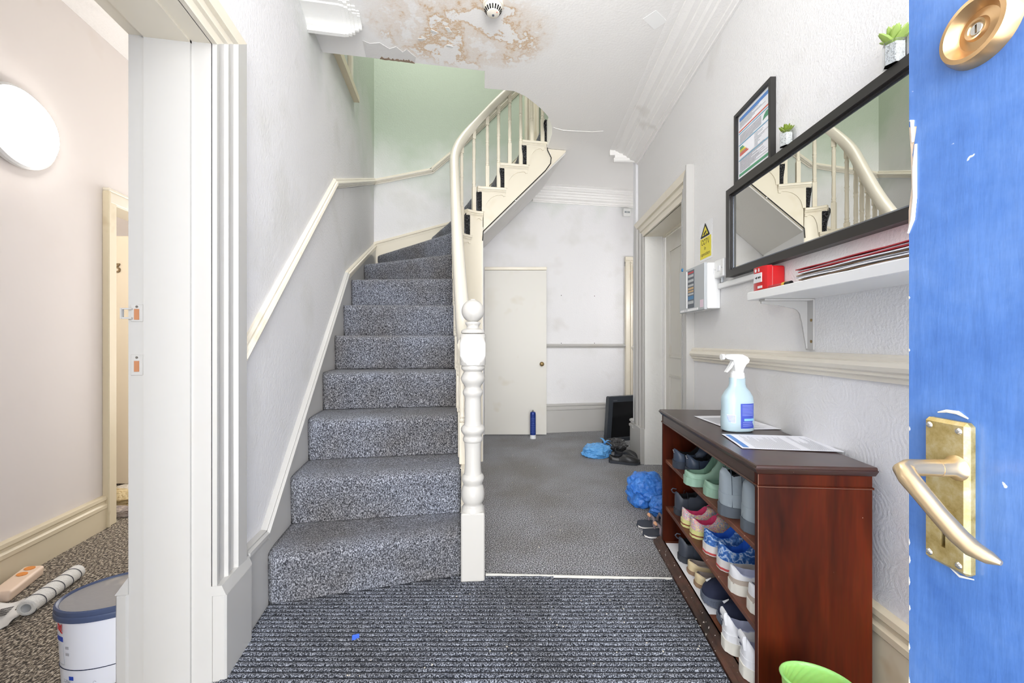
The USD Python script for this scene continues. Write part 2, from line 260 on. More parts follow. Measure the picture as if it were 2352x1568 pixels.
# passage at left
pw = sbox(-.5, -.1, 4.3, 2.85).difference(sbox(2.73, -.2, 3.50, 1.845))
struct('wall_passage', wall_v(pw, -1.865, -.12), 'wall_warm', 'pinkish white passage wall with the round lamp')
struct('wall_passage', cat(box(-1.99, -.91, 4.2, 4.3, 0, 2.85), box(-3.9, -.91, -.5, -.45, 0, 2.85), box(-3.9, -3.8, -.5, 4.3, 0, 2.85), box(-3.9, -1.865, 4.15, 4.3, 0, 2.85), box(-3.9, -1.98, 1.6, 1.7, 0, 2.85)), 'wall_warm', 'plain end walls of the side passage and room three')
struct('ceiling', box(-3.9, -.91, -.5, 4.3, 2.76, 2.86), 'ceiling_white', 'plain white ceiling of the side passage')
hole = Polygon([(-.9, 2.617), (.29, 2.617), (.305, 2.795), (.507, 2.79), (.60, 2.835), (.69, 2.913), (.76, 2.98), (.822, 3.055), (.87, 3.14), (.902, 3.217), (.93, 3.32), (.945, 3.45), (.95, 3.57), (1.115, 3.57), (1.115, 4.8), (-.9, 4.8)])
cz = Polygon([(-.69, -.5), (3.3, -.5), (3.3, 4.58), (-.69, 4.58)]).difference(hole)
ceil = struct('ceiling', prism(cz, .24, (0, 0, ZC)), 'ceiling_stained', 'white hall ceiling with brown water stains and the stair opening')
struct('ceiling', cat(box(-.91, 3.3, -.5, 4.75, 5.4, 5.5), box(3.2, 3.3, -.5, 4.75, 3.02, 5.4), box(-.91, 3.3, -.6, -.5, 3.02, 5.4)), 'ceiling_white', 'upper storey walls and ceiling over the stairwell')
obj('plaster_ridge', cat(tube([(.91, 3.21, ZC), (1.0, 3.235, ZC - .002), (1.25, 3.22, ZC), (1.33, 3.19, ZC)], .003, 8)), 'ceiling_white', ceil)
plain('flake_white', (253, 253, 251), .8)
def jag(x0, x1, y, amp, n, seed):
    rg = np.random.default_rng(seed); xs = np.linspace(x0, x1, n); return [(x, y + amp * rg.uniform(-1, 1)) for x in xs]
obj('broken_edge', prism(Polygon(jag(-.36, -.15, 2.616, .003, 16, 3) + jag(-.16, -.345, 2.596, .010, 24, 4)), .010, (0, 0, ZC - .004)), 'plaster_broken', ceil, label='crumbling brown plaster edge')
obj('torn_paper', prism(Polygon([(-.44, 2.612), (-.30, 2.612), (-.15, 2.608), (-.14, 2.56), (-.17, 2.53), (-.19, 2.50), (-.215, 2.53), (-.25, 2.49), (-.29, 2.515), (-.34, 2.475), (-.40, 2.49), (-.435, 2.47)]), .0024, (0, 0, ZC - .0022)), 'soffit_grey', ceil, label='torn grey lining paper')
for k, (x, y, a) in enumerate([(-.03, 2.33, 20), (-.10, 2.40, -15), (.05, 2.30, 60), (.06, 2.43, 10), (1.147, 2.04, 30)]):
    s = 1 if k < 4 else 3.2
    obj('paint_flake', mv(rotm(rotm(box(-.018 * s, .018 * s, -.012 * s, .012 * s, -.0008, .0008), 14 if k < 4 else 1, (1, 0, 0)), a, (0, 0, 1)), x, y, ZC - .004 / s), 'flake_white', ceil)

# mouldings: profiles are (out from wall, up)
DADO = [(0, 0), (.008, 0), (.010, .012), (.020, .018), (.020, .026), (.028, .032), (.032, .044), (.026, .056), (.018, .060), (.018, .070), (.008, .078), (0, .078)]
SKIRT = lambda h: [(0, 0), (.022, 0), (.022, h - .075), (.028, h - .068), (.028, h - .05), (.018, h - .042), (.018, h - .03), (.026, h - .022), (.024, h - .006), (.012, h), (0, h)]
ARCH = lambda s, w=.17: [(0, 0)] + [(b * s, a * w / .17) for a, b in [(0, .016), (.012, .016), (.016, .010), (.048, .013), (.053, .023), (.062, .023), (.067, .013), (.100, .017), (.105, .030), (.160, .032), (.170, .026)]] + [(0, w)]
def corn(d, h):   # (out, up) with the wall foot at (0,0) and the ceiling at (d, h)
    k = [(0, -.03), (0, 0), (.05, 0), (.06, .07), (.13, .10), (.13, .20), (.2, .24), (.30, .28), (.32, .40), (.40, .44), (.44, .56), (.54, .62), (.55, .72), (.66, .74), (.72, .84), (.80, .88), (.81, .95), (.93, .955), (1.0, .985), (1.0, 1.0)]
    return [(a * d, b * h) for a, b in k] + [(0, h)]
t = sthing('trim_1', 'cream dado rail climbing the stairwell walls', 'dado rail')
for pts in ([(UL, 1.59, .962), (UL, 2.898, 2.066)], [(UL, 2.885, 2.066), (UL, 4.58, 2.735)], [(UL, 4.58, 2.725), (-.066, 4.58, 2.895)], [(-.066, 4.58, 2.895), (.194, 4.58, 3.135), (.9, 4.58, 3.88)]):
    obj('rail', sweepxy(pts, [(a, b * .8) for a, b in DADO]), 'dado_cream', t)
t = sthing('trim_2', 'cream dado rail on the right wall above the bookcase', 'dado rail', rotz=-RWA)
obj('rail', along([(-a, b) for a, b in DADO], (1.01, -.45, .935), (1.01, 2.50, .935), WX, WZ), 'dado_cream', t)
obj('rail', along([(-a, b) for a, b in DADO], (1.01, 3.77, .95), (1.01, 3.862, .95), WX, WZ), 'gloss_cream', t)
t = sthing('trim_3', 'short cream dado rail on the end wall beside cupboard', 'dado rail')
obj('rail', along([(a, b * .6) for a, b in DADO], (1.21, VB, .975), (2.18, VB, .975), (0, -1, 0), WZ), 'gloss_white', t)
struct('baseboard_back', along(SKIRT(.33), (1.21, VB, 0), (2.18, VB, 0), (0, -1, 0), WZ), 'gloss_white', 'tall white skirting on the end wall behind the television', category='skirting')
struct('baseboard_right', cat(along([(-a, b) for a, b in SKIRT(.30)], (1.01, -.45, 0), (1.01, 2.50, 0), WX, WZ), []), 'skirt_cream', 'scuffed cream skirting behind the bookcase', rotz=-RWA, category='skirting')
struct('baseboard_right', along([(-a * 1.6, b) for a, b in SKIRT(.33)], (1.01, 3.768, 0), (1.01, 3.89, 0), WX, WZ), 'gloss_white', 'white moulded plinth at the end of the right wall', rotz=-RWA, category='skirting')
t = sthing('baseboard_left', 'white stair skirting stepping up the left wall', 'skirting')
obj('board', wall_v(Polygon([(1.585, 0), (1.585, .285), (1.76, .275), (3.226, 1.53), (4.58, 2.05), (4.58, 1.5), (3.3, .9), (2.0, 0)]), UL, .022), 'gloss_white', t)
CAP = [(.0, -.035), (.024, -.035), (.024, -.012), (.032, -.008), (.032, .006), (.022, .012), (.022, .018), (0, .022)]
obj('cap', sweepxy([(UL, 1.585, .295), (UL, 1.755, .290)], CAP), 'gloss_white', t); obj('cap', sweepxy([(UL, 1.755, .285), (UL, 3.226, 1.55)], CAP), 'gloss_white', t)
obj('cap', sweepxy([(UL, 3.226, 1.55), (UL, 4.58, 2.08)], CAP), 'gloss_cream', t)
t = sthing('baseboard_stair', 'cream stair skirting along the end wall of the winders', 'skirting')
obj('board', wall_u(Polygon([(-.69, 1.7), (-.69, 2.10), (.19, 2.385), (.55, 2.80), (.95, 3.22), (.95, 2.9), (.2, 2.1)]), VB, -.022), 'gloss_cream', t)
obj('cap', sweepxy([(-.69, VB, 2.09), (.19, VB, 2.375)], CAP), 'gloss_cream', t); obj('cap', sweepxy([(.19, VB, 2.375), (.95, VB, 3.2)], CAP), 'gloss_cream', t)
# cornices
t = sthing('trim_4', 'moulded white cornice along the right wall, ending in a cut return', 'cornice', rotz=-RWA)
obj('run', along([(-a, b) for a, b in corn(.255, .14)], (1.01, -.45, 2.645), (1.01, 3.73, 2.645), WX, WZ), 'ceiling_white', t)
obj('return_end', cat(tube([(.79, 3.742, 2.695), (1.01, 3.742, 2.690)], .022, 12), box(.755, 1.01, 3.73, 3.765, 2.735, 2.786, .004), box(.80, 1.01, 3.728, 3.75, 2.700, 2.74, .003)), 'ceiling_white', t)
t = sthing('trim_5', 'moulded white cornice along the end wall', 'cornice')
obj('run', along(corn(.22, .135), (1.05, VB, 2.65), (3.2, VB, 2.65), (0, -1, 0), WZ), 'ceiling_white', t)
t = sthing('trim_6', 'broken end of white cornice beside the stair opening', 'cornice')
CF = lambda f: [(a * f, .088 * (1 - f) + b * f) for a, b in [(0, -.012), (0, 0), (.020, .002), (.026, .010), (.022, .018), (.034, .022), (.046, .034), (.07, .044), (.11, .052), (.145, .056), (.15, .062), (.17, .064), (.176, .072), (.20, .074), (.206, .082), (.24, .084), (.24, .088), (0, .088)]]
pr = CF(1)
obj('run', along(pr, (UL, 2.345, 2.70), (-.50, 2.345, 2.70), (0, -1, 0), WZ), 'plaster_white', t)
obj('broken_end', cat(*[along(CF(f), (-.505, 2.345, 2.70), (-.50 + e, 2.345, 2.70), (0, -1, 0), WZ) for f, e in ((.97, .018), (.9, .035), (.78, .05), (.6, .07), (.45, .085))]), 'plaster_white', t, label='ragged snapped end')
# stairwell timber seen above the opening
t = sthing('trim_7', 'tan timber rail and door edge high on the left stairwell wall', 'timber trim')
obj('rail', wall_v(Polygon([(2.80, 2.945), (3.53, 3.01), (3.53, 3.055), (2.80, 3.01)]), UL, .045), 'skirt_cream', t)
obj('door_edge', box(UL, UL + .03, 3.30, 3.36, 3.06, 4.3, .004), 'gloss_cream', t); obj('hinge_side', box(UL, UL + .008, 3.36, 3.372, 3.06, 4.3), 'carpet_dark', t)
t = sthing('trim_8', 'tall pale green door casing at the head of the stairs', 'door casing')
obj('casing', cat(box(.98, 1.08, 4.52, 4.58, 2.9, 4.9, .004), box(1.08, 1.11, 4.50, 4.58, 2.9, 4.9, .004), box(.955, .98, 4.50, 4.58, 2.9, 4.9, .004)), 'gloss_cream', t)

# left doorway lining and architraves
t = sthing('trim_9', 'white door lining and moulded architrave of the left doorway', 'door casing')
obj('jamb', cat(box(-.912, UL + .002, 1.40, 1.43, 0, 1.995), box(-.868, -.744, 1.392, 1.41, 0, 1.965)), 'gloss_white', t)
obj('head', cat(box(-.912, UL + .002, .42, 1.43, 1.965, 1.995), box(-.868, -.744, .42, 1.40, 1.957, 1.97)), 'gloss_cream', t)
obj('jamb', box(-.912, UL + .002, .42, .45, 0, 1.995), 'gloss_white', t)
MN = A([0, .125, -.172])
obj('architrave', cut(along(ARCH(1.0), (UL, 1.40, .28), (UL, 1.40, 2.12), WX, WY), MN, (0, 1.40, 1.965)), 'gloss_white', t)
obj('architrave', cut(along(ARCH(1.0, .125), (UL, .33, 1.965), (UL, 1.60, 1.965), WX, WZ), -MN, (0, 1.40, 1.965)), 'gloss_cream', t)
obj('plinth_block', cat(box(UL, UL + .042, 1.398, 1.578, 0, .27, .005), prism([(0, 0), (.042, 0), (.03, .03), (0, .03)], .18, (UL, 1.578, .268), WX, WZ, (0, -1, 0))), 'gloss_white', t)
obj('architrave', along([(-a * .7, b) for a, b in ARCH(1.0, .10)], (-.884, 1.42, .30), (-.884, 1.42, 2.06), WX, WY), 'gloss_cream', t)
obj('architrave', along([(-a * .7, b) for a, b in ARCH(1.0, .10)], (-.884, .35, 1.985), (-.884, 1.52, 1.985), WX, WZ), 'skirt_cream', t)
obj('plinth_block', cat(box(-.945, -.91, 1.395, 1.51, 0, .30, .006), prism([(0, 0), (-.035, 0), (0, .05)], .115, (-.91, 1.51, .299), WX, WZ, (0, -1, 0))), 'gloss_white', t)
plain('chipped_wood', (176, 120, 84), .8); plain('steel_dull', (170, 168, 162), .4, .9); plain('dark_gap', (18, 16, 15), .9)
def strike(z, h, keeper):
    s = obj('strike_plate', box(-.905, -.873, 1.3975, 1.402, z - h / 2, z + h / 2, .0012), 'gloss_white', t)
    obj('mortice', box(-.895, -.882, 1.396, 1.3985, z - .02, z + .012), 'chipped_wood', s)
    if keeper: obj('keep', cat(box(-.925, -.898, 1.390, 1.3985, z - .018, z - .013), box(-.925, -.898, 1.390, 1.3985, z + .010, z + .014), box(-.926, -.922, 1.388, 1.3985, z - .018, z + .014)), 'gloss_white', s)
    obj('screw', cat(cyl(.0035, (-.888, 1.3978, z + h * .36), (-.888, 1.396, z + h * .36), 10)), 'steel_dull', s)
strike(1.135, .052, True); strike(.98, .062, False)
# passage doorway and door 3
t = sthing('trim_10', 'cream door casing of the passage doorway', 'door casing')
obj('architrave', cat(box(-1.866, -1.841, 2.671, 2.738, 0, 1.843, .004), box(-1.865, -1.83, 2.665, 2.682, 0, 1.900, .004)), 'skirt_cream', t)
obj('architrave', cat(box(-1.865, -1.84, 2.67, 3.58, 1.84, 1.915, .004), box(-1.865, -1.83, 2.665, 3.585, 1.90, 1.918, .004)), 'gloss_cream', t)
obj('jamb', cat(box(-1.995, -1.845, 2.715, 2.742, 0, 1.842, .002), box(-1.995, -1.845, 3.488, 3.52, 0, 1.842, .002), box(-1.995, -1.845, 2.72, 3.5, 1.832, 1.86, .002)), 'gloss_cream', t)
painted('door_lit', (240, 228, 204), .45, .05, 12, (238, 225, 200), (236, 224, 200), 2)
d = sthing('door_3', 'cream door numbered 3, standing open in the side passage', 'door')
obj('leaf', mv(rotm(box(-.84, 0, 0, .035, .012, 1.82, .003), -YAW, (0, 0, 1)), -1.84, 3.36), 'door_lit', d)
plain('brass_old', (150, 128, 88), .42, .85); plain('numeral_brass', (132, 112, 82), .4, .6)
obj('number', text('3', .062, A([-1.84, 3.36, 0]) + A([-.50, .0, 1.555]) + A([0, .085, 0]), (math.cos(math.radians(YAW)), -math.sin(math.radians(YAW)), 0), WZ, .004, True), 'numeral_brass', d, label='bronze figure 3')
obj('hinge', cat(*[cyl(.006, (-1.835, 3.355, z), (-1.835, 3.355, z + .09), 8) for z in (.25, 1.5)]), 'steel_dull', d)
# cupboard door under the stairs, a few fingers ajar
d = sthing('door_1', 'flush cream cupboard door under the stairs, slightly ajar', 'door', (.497, 4.553, 0), -YAW)
obj('leaf', box(0, .692, -.002, .034, .012, 1.845, .002), 'door_cream', d); obj('top_strip', box(0, .695, -.004, .034, 1.848, 1.882, .003), 'gloss_cream', d)
k = obj('knob', TM(lathe([(0, -.052), (.012, -.051), (.021, -.046), (.025, -.036), (.022, -.026), (.010, -.020), (.009, -.006), (.022, -.004), (.023, 0), (0, 0)], 24), frame((.638, -.002, .80), WX, WZ, (0, -1, 0)) @ np.diag([1, 1, -1, 1])), 'brass_old', d, label='round tarnished brass knob')
# right-hand doorway
t = sthing('trim_11', 'cream moulded door casing in the right wall', 'door casing', rotz=-RWA)
for z0, m in ((.0, 'gloss_white'),):
    obj('architrave', cut(along([(-a * 1.15, b) for a, b in ARCH(1.0, .225)], (1.01, 3.53, .30), (1.01, 3.53, 2.15), WX, WY), (0, .165, -.225), (0, 3.53, 1.945)), m, t)
    obj('architrave', cut(along([(-a * 1.35, -b) for a, b in ARCH(1.0, .135)], (1.01, 2.65, 0), (1.01, 2.65, 2.15), WX, WY), (0, -.165, -.135), (0, 2.65, 1.945)), m, t)
obj('architrave', cut(cut(along([(-a * 1.15, b) for a, b in ARCH(1.0, .165)], (1.01, 2.45, 1.945), (1.01, 3.8, 1.945), WX, WZ), (0, -.165, .225), (0, 3.53, 1.945)), (0, .165, .135), (0, 2.65, 1.945)), 'gloss_cream', t)
obj('plinth_block', box(.972, 1.01, 3.528, 3.765, 0, .31, .005), 'gloss_white', t)
obj('jamb', cat(box(1.005, 1.215, 3.53, 3.56, 0, 1.95), box(1.16, 1.18, 3.515, 3.54, 0, 1.945)), 'plaster_white', t); obj('jamb', box(1.005, 1.215, 2.62, 2.65, 0, 1.95), 'gloss_white', t)
obj('head', cat(box(1.005, 1.215, 2.62, 3.56, 1.945, 1.975), box(1.16, 1.18, 2.64, 3.54, 1.93, 1.95)), 'gloss_cream', t)
obj('boxed_edge', box(.962, 1.012, 2.497, 2.515, 0, 2.118, .003), 'gloss_white', t)
d = sthing('door_2', 'cream six-panel door in the right wall behind the control panel', 'door', rotz=-RWA)
leaf = box(1.182, 1.22, 2.652, 3.515, .012, 1.932, .002)
obj('leaf', leaf, 'door_cream', d)
def door_panel(q0, q1, z0, z1, p=1.182, out=.007):
    fr = unary_union([sbox(q0, z0, q1, z1).difference(sbox(q0 + .014, z0 + .014, q1 - .014, z1 - .014))])
    a = prism(fr, out, (p - out, 0, 0), WY, WZ, WX)
    V = A([[p, q0 + .03, z0 + .03], [p, q1 - .03, z0 + .03], [p, q1 - .03, z1 - .03], [p, q0 + .03, z1 - .03], [p - out, q0 + .055, z0 + .055], [p - out, q1 - .055, z0 + .055], [p - out, q1 - .055, z1 - .055], [p - out, q0 + .055, z1 - .055]])
    return cat(a, trimesh.convex.convex_hull(V))
for q0, q1 in ((2.76, 3.04), (3.13, 3.42)):
    for z0, z1 in ((.16, .78), (.92, 1.80)): obj('panel', door_panel(q0, q1, z0, z1), 'door_cream', d)
obj('handle', cat(cyl(.02, (1.18, 2.70, .98), (1.14, 2.70, .98), 14)), 'brass_old', d)
# doorway at the back right
t = sthing('trim_12', 'narrow cream door casing in the end wall behind the television', 'door casing')
obj('architrave', along(ARCH(.9, .11), (2.29, VB, 0), (2.29, VB, 2.0), (0, -1, 0), (-1, 0, 0)), 'gloss_cream', t); obj('architrave', along(ARCH(.9, .11), (2.18, VB, 1.95), (3.1, VB, 1.95), (0, -1, 0), WZ), 'gloss_cream', t)
obj('jamb', box(2.288, 2.305, VB - .004, VB + .14, 0, 1.96), 'gloss_white', t)
d = sthing('door_5', 'cream door barely visible in the end wall beside the dark gap', 'door')
obj('leaf', box(2.335, 3.05, VB + .06, VB + .10, .01, 1.95, .003), 'door_cream', d); obj('gap_shade', box(2.30, 2.34, VB + .11, VB + .14, 0, 1.96), 'dark_gap', d)  # dark strip stands in for the shade in the door gap

# ------------------------------------------------------------------ the blue front door, open against the right-hand side
mk('door_blue', {'g': ('geometry', {}), 'n': ('noise_texture', dict(scale=9, detail=6, roughness=.65)), 'm': ('mapping', dict(scale=(1, 1, .16))), 's': ('noise_texture', dict(scale=70, detail=4)), 'r': ('rgb_ramp', dict(ramp=[(.3, lin((66, 106, 174))), (.5, lin((82, 123, 190))), (.7, lin((100, 138, 200)))])),
   'cn': ('noise_texture', dict(scale=55, detail=3)), 'cr': ('rgb_ramp', dict(ramp=[(.745, (0, 0, 0)), (.765, (1, 1, 1))])), 'cm': ('mix_color', dict(b=lin((212, 220, 236)))), 'b': ('bump', dict(strength=.3, distance=.003)), 'p': ('principled_bsdf', dict(roughness=.22, specular_ior_level=.5))},
   [('g.position', 'n.vector'), ('g.position', 'm.vector'), ('m.vector', 's.vector'), ('n.fac', 'r.fac'), ('g.position', 'cn.vector'), ('cn.fac', 'cr.fac'), ('cr.color', 'cm.fac'), ('r.color', 'cm.a'), ('cm.result', 'p.base_color'), ('s.fac', 'b.height'), ('b.normal', 'p.normal')])
mk('brass_worn', {'g': ('geometry', {}), 'n': ('noise_texture', dict(scale=45, detail=6, roughness=.7)), 'r': ('rgb_ramp', dict(ramp=[(.35, lin((186, 160, 96))), (.5, lin((208, 186, 126))), (.66, lin((222, 208, 164)))])), 'q': ('rgb_ramp', dict(ramp=[(.3, (.32, .32, .32)), (.7, (.55, .55, .55))])), 'b': ('bump', dict(strength=.12, distance=.002)), 'p': ('principled_bsdf', dict(metallic=.8))},
   [('g.position', 'n.vector'), ('n.fac', 'r.fac'), ('r.color', 'p.base_color'), ('n.fac', 'q.fac'), ('q.color', 'p.roughness'), ('n.fac', 'b.height'), ('b.normal', 'p.normal')])
plain('brass_satin', (226, 200, 160), .3, .85); plain('brass_rim', (214, 176, 128), .28, .85); plain('screw_steel', (214, 212, 206), .25, .95)
plain('raw_timber', (226, 202, 176), .8); plain('paint_layers', (240, 238, 232), .6)
d = sthing('door_4', 'open royal blue front door with brass lever handle and chipped edge', 'front door', (0, 0, 0), -YAW)
X0, X1, Y0, Y1 = .455, .499, -.36, .4705
leaf2 = sbox(Y0, .01, Y1, 2.03); pan = [sbox(-.25, 1.0, .360, 1.86), sbox(-.25, .20, .360, .90)]
front = prism(leaf2.difference(unary_union(pan)), .02, (X0, 0, 0), WY, WZ, WX)
lf = tri(man(box(X0, X1, Y0, Y1, .01, 2.03, .0015)) - man(box(X0 - .01, X0 + .012, -.25, .360, .975, 1.86)) - man(box(X0 - .01, X0 + .012, -.25, .360, .20, .905)) - man(prism(Polygon([(.460, 1.292), (.465, 1.262), (.462, 1.235), (.462, 1.205), (.467, 1.185), (.48, 1.18), (.48, 1.30)]), .03, (X0 - .01, 0, 0), WY, WZ, WX)))
obj('leaf', lf, 'door_blue', d)
for z0, z1 in ((.975, 1.86), (.20, .905)):
    ring = sbox(-.25, z0, .36, z1); obj('panel_moulding', cat(prism(ring.difference(ring.buffer(-.012)), .016, (X0 + .0, 0, 0), WY, WZ, WX), prism(ring.buffer(-.012).difference(ring.buffer(-.028)), .008, (X0 + .004, 0, 0), WY, WZ, WX)), 'door_blue', d)
obj('chipped_patch', cat(prism(Polygon([(.458, 1.296), (.4645, 1.300), (.4655, 1.262), (.4625, 1.236), (.4620, 1.205), (.467, 1.182), (.4700, 1.178), (.4700, 1.20), (.4665, 1.225), (.4675, 1.27), (.4695, 1.298)]), .004, (X0 + .0005, 0, 0), WY, WZ, WX)), 'raw_timber', d, label='bare splintered timber edge')
obj('paint_lip', cat(tube([(X0 - .0005, .4605, 1.272), (X0 - .001, .4615, 1.245), (X0 - .001, .4612, 1.212), (X0 - .0005, .464, 1.188), (X0 - .0005, .4695, 1.174)], [.0012, .0022, .002, .0022, .001], 8), tube([(X0, .4675, 1.302), (X0 - .0005, .4645, 1.30), (X0, .4645, 1.276)], [.001, .002, .0012], 8)), 'paint_layers', d, label='torn white lip of old paint')
for k, (y, z, s) in enumerate([(.4685, .95, .8), (.469, 1.1, .5), (.469, .82, 1.2), (.4685, .80, 1.4), (.469, .775, 1.5), (.4685, .745, 1.0), (.469, .70, 1.2), (.469, 1.04, .5), (.469, .66, 1.6), (.4688, .90, .6)]):
    obj('paint_chip', tube([(X0 + .0004, y, z - .003 * s), (X0 + .0001, y - .0006, z), (X0 + .0004, y, z + .004 * s)], [.0004, .0008, .0004], 6), 'paint_layers', d)
rim = lathe([(0, .004), (.0045, .004), (.007, .0075), (.009, .008), (.0105, .005), (.018, .003), (.0215, .0085), (.025, .0125), (.029, .012), (.0325, .006), (.034, 0), (0, 0)], 48)
FR = lambda y, z: frame((X0, y, z), WY, WZ, (-1, 0, 0)) @ np.diag([1, 1, 1, 1])
rl = obj('rim_lock', TM(rim, FR(.3955, 1.352)), 'brass_rim', d, label='round brass lock cylinder with raised ring')
obj('key_plug', TM(tri(man(lathe([(0, .0068), (.005, .0068), (.0062, .0055), (.0062, .003), (0, .003)], 24)) - man(box(-.0009, .0009, -.0042, .0042, .004, .01))), FR(.3955, 1.352)), 'screw_steel', rl)
h = obj('lever_handle', tri(man(box(X0 - .0105, X0 + .001, .3995, .4430, .8185, .9695, .0035)) - man(TM(lathe([(0, 0), (.0035, 0), (.0035, .03), (0, .03)], 16), FR(.4222, .857))) - man(box(X0 - .02, X0 - .004, .4200, .4244, .838, .857))), 'brass_worn', d, label='worn brass lever handle on a long backplate')
obj('keyhole', cat(box(X0 - .0042, X0 - .0035, .4190, .4254, .836, .862)), 'dark_gap', h)
obj('rose', TM(lathe([(0, .03), (.0085, .03), (.0085, .018), (.011, .0125), (.0125, .0105), (0, .0105)], 28), FR(.4095, .9235)), 'brass_satin', h)
lp = [(X0 - .018, .4095, .9235), (X0 - .040, .4096, .9238), (X0 - .058, .4092, .9240), (X0 - .0665, .4055, .9225), (X0 - .069, .398, .917), (X0 - .0685, .386, .9065), (X0 - .067, .372, .893), (X0 - .065, .358, .8805), (X0 - .063, .348, .8735), (X0 - .061, .338, .8715), (X0 - .059, .331, .8705)]
lv = tube(lp, [.0085, .0082, .0082, .0086, .0086, .0080, .0076, .0078, .0074, .0058, .002], 14); obj('lever', lv, 'brass_satin', h)
for y, z in ((.436, .9615), (.4075, .9605), (.436, .8265), (.4075, .8270)):
    obj('screw', TM(tri(man(lathe([(0, .0125), (.002, .0122), (.0034, .0105), (0, .0105)], 16)) - man(box(-.005, .005, -.0005, .0005, .0116, .02))), FR(y, z)), 'screw_steel', h)
obj('paint_smear', cat(tube([(X0, .437, .9745), (X0 - .001, .427, .9775), (X0 - .001, .417, .9775), (X0, .408, .973)], [.0008, .0018, .002, .0008], 6), tube([(X0, .425, .8155), (X0 - .0008, .415, .812), (X0, .403, .8155)], [.0006, .0014, .0006], 6)), 'paint_layers', d)
tag(d, kind='structure')

# ------------------------------------------------------------------ the staircase
R_ = .218; UV = A
RT = [None, (.100, 1.850), (.104, 2.010), (.110, 2.270), (.114, 2.530), (.116, 2.760), (.118, 2.960), (.119, 3.140), (.120, 3.290), (.150, 3.425), (.222, 3.545), (.370, 3.585), (.570, 3.585), (.770, 3.585), (.970, 3.585), (1.17, 3.585)]
LT = [None, (-.668, 1.770), (-.668, 2.020), (-.668, 2.272), (-.668, 2.540), (-.668, 2.820), (-.668, 3.070), (-.668, 3.330), (-.668, 3.885), (-.640, 4.555), (-.066, 4.555), (.190, 4.555), (.500, 4.555), (.770, 4.555), (.970, 4.555), (1.17, 4.555)]
st = thing('staircase', 'white painted winding staircase with grey carpet and turned balusters', 'staircase')
def step_carpet(k):
    a0, a1, b0, b1 = A(RT[k]), A(LT[k]), A(RT[k + 1]), A(LT[k + 1]); zb, zt = (k - 1) * R_, k * R_
    soft = max(0.0, min(1.0, (7 - k) / 4.0)); prof = [(.002, .004), (.006, .22), (.013, .44), (.022, .62), (.030, .75), (.033, .84 + .04 * (1 - soft)), (.028, .91 + .04 * (1 - soft)), (.012 + .008 * (1 - soft), .962 + .02 * (1 - soft)), (.012 - .030 * soft, .988 + .008 * (1 - soft)), (.004 - .058 * soft, 1.0)]
    S = np.linspace(0, 1, 34); rows = []
    dirn = (a1 - a0) / np.linalg.norm(a1 - a0); nrm = A([dirn[1], -dirn[0]]); mid = (b0 + b1) / 2 - (a0 + a1) / 2; nrm = nrm if nrm @ mid < 0 else -nrm
    for s in S:
        p, q = a0 + (a1 - a0) * s, b0 + (b1 - b0) * s; e = min(1, (1 - s) / .05 + .12) ** .6 * (.5 + .5 * min(1, s / .03))
        lim = .30 * np.linalg.norm(q - p); row = [(*(p + nrm * (max(o, -lim) * (e if o > 0 else 1))), zb + (zt - zb) * f) for o, f in prof]
        for f in (.36, .5, .65, .8, .97, 1.03):
            w = p + (q - p) * f; sag = .004 * math.sin(math.pi * min(f, 1)) * math.sin(math.pi * s)
            row.append((w[0], w[1], zt - sag - .002 * f))
        row.append((*(q + (q - p) * .05), zb + (.09 if k > 9 else 0))); rows.append(row)
    P = A(rows); nz = meshkit.fbm(P.reshape(-1, 3) * 16, 3, 5).reshape(P.shape[:2]) - .5; P[:, 1:-1, 2] += nz[:, 1:-1] * .006; P[:, 1:7, :2] += (nz[:, 1:7, None] * .007) * nrm
    m = loft(P); return m
for k in range(1, 15): obj('carpeted_step', step_carpet(k), 'carpet_stair' , st, smooth=60)
# cut string following the well: straight, a quarter turn, then straight along the end wall
R0 = .245; SL = 3.325 - 1.865; AL = R0 * math.pi / 2
def spath(s, off=0):       # plan point on the face of the string (off > 0: out into the well) and its outward normal
    if s < SL: return A([.130 + off, 1.865 + s]), A([1, 0])
    if s < SL + AL:
        a = math.pi - (s - SL) / R0; n = A([-math.cos(a), -math.sin(a)]); c = A([.375, 3.325]); return c - n * (R0 - off), n
    return A([.375 + (s - SL - AL), 3.57 - off]), A([0, -1])
SR = [0, 0.0, .145, .405, .665, .895, 1.095, 1.275, 1.425, SL + .135, SL + .262, SL + AL - .01, SL + AL + .19, SL + AL + .39, SL + AL + .59, SL + AL + .79]
def lower(s):
    if s <= SL + AL + .005: return 0.0
    return 2.0 + (s - SL - AL) * 1.02
def topz(s):
    k = 0
    while k + 1 < len(SR) and s >= SR[k + 1] - 1e-9: k += 1
    return k * R_ - .004
ss = sorted(set([x for r in SR[1:15] for x in (r - 1e-4, r + 1e-4) if x > 0] + list(np.linspace(.0, SL, 20)) + list(np.linspace(SL, SL + AL, 14)) + list(np.linspace(SL + AL + .006, SL + AL + .755, 20))))
def string_mesh(ss, th=.03, zcap=None):
    f, b = [], []
    for s in ss:
        p, n = spath(s); lo, hi = lower(s), topz(s)
        if zcap: hi = min(hi, zcap(s))
        q = p - n * th; f.append([(*p, lo), (*p, hi)]); b.append([(*q, lo), (*q, hi)])
    rings = [[f[i][0], f[i][1], b[i][1], b[i][0]] for i in range(len(ss))]; return loft(rings)
zc = lambda s: 9 if s < SL + AL + .575 else ZC - .002
s_low = [s for s in ss if s <= SL + AL + .005]; s_hi = [s for s in ss if s > SL + AL + .005]
obj('spandrel_panel', string_mesh(s_low), 'gloss_cream', st, smooth=20); obj('string', string_mesh(s_hi, zcap=zc), 'gloss_cream', st, smooth=20)
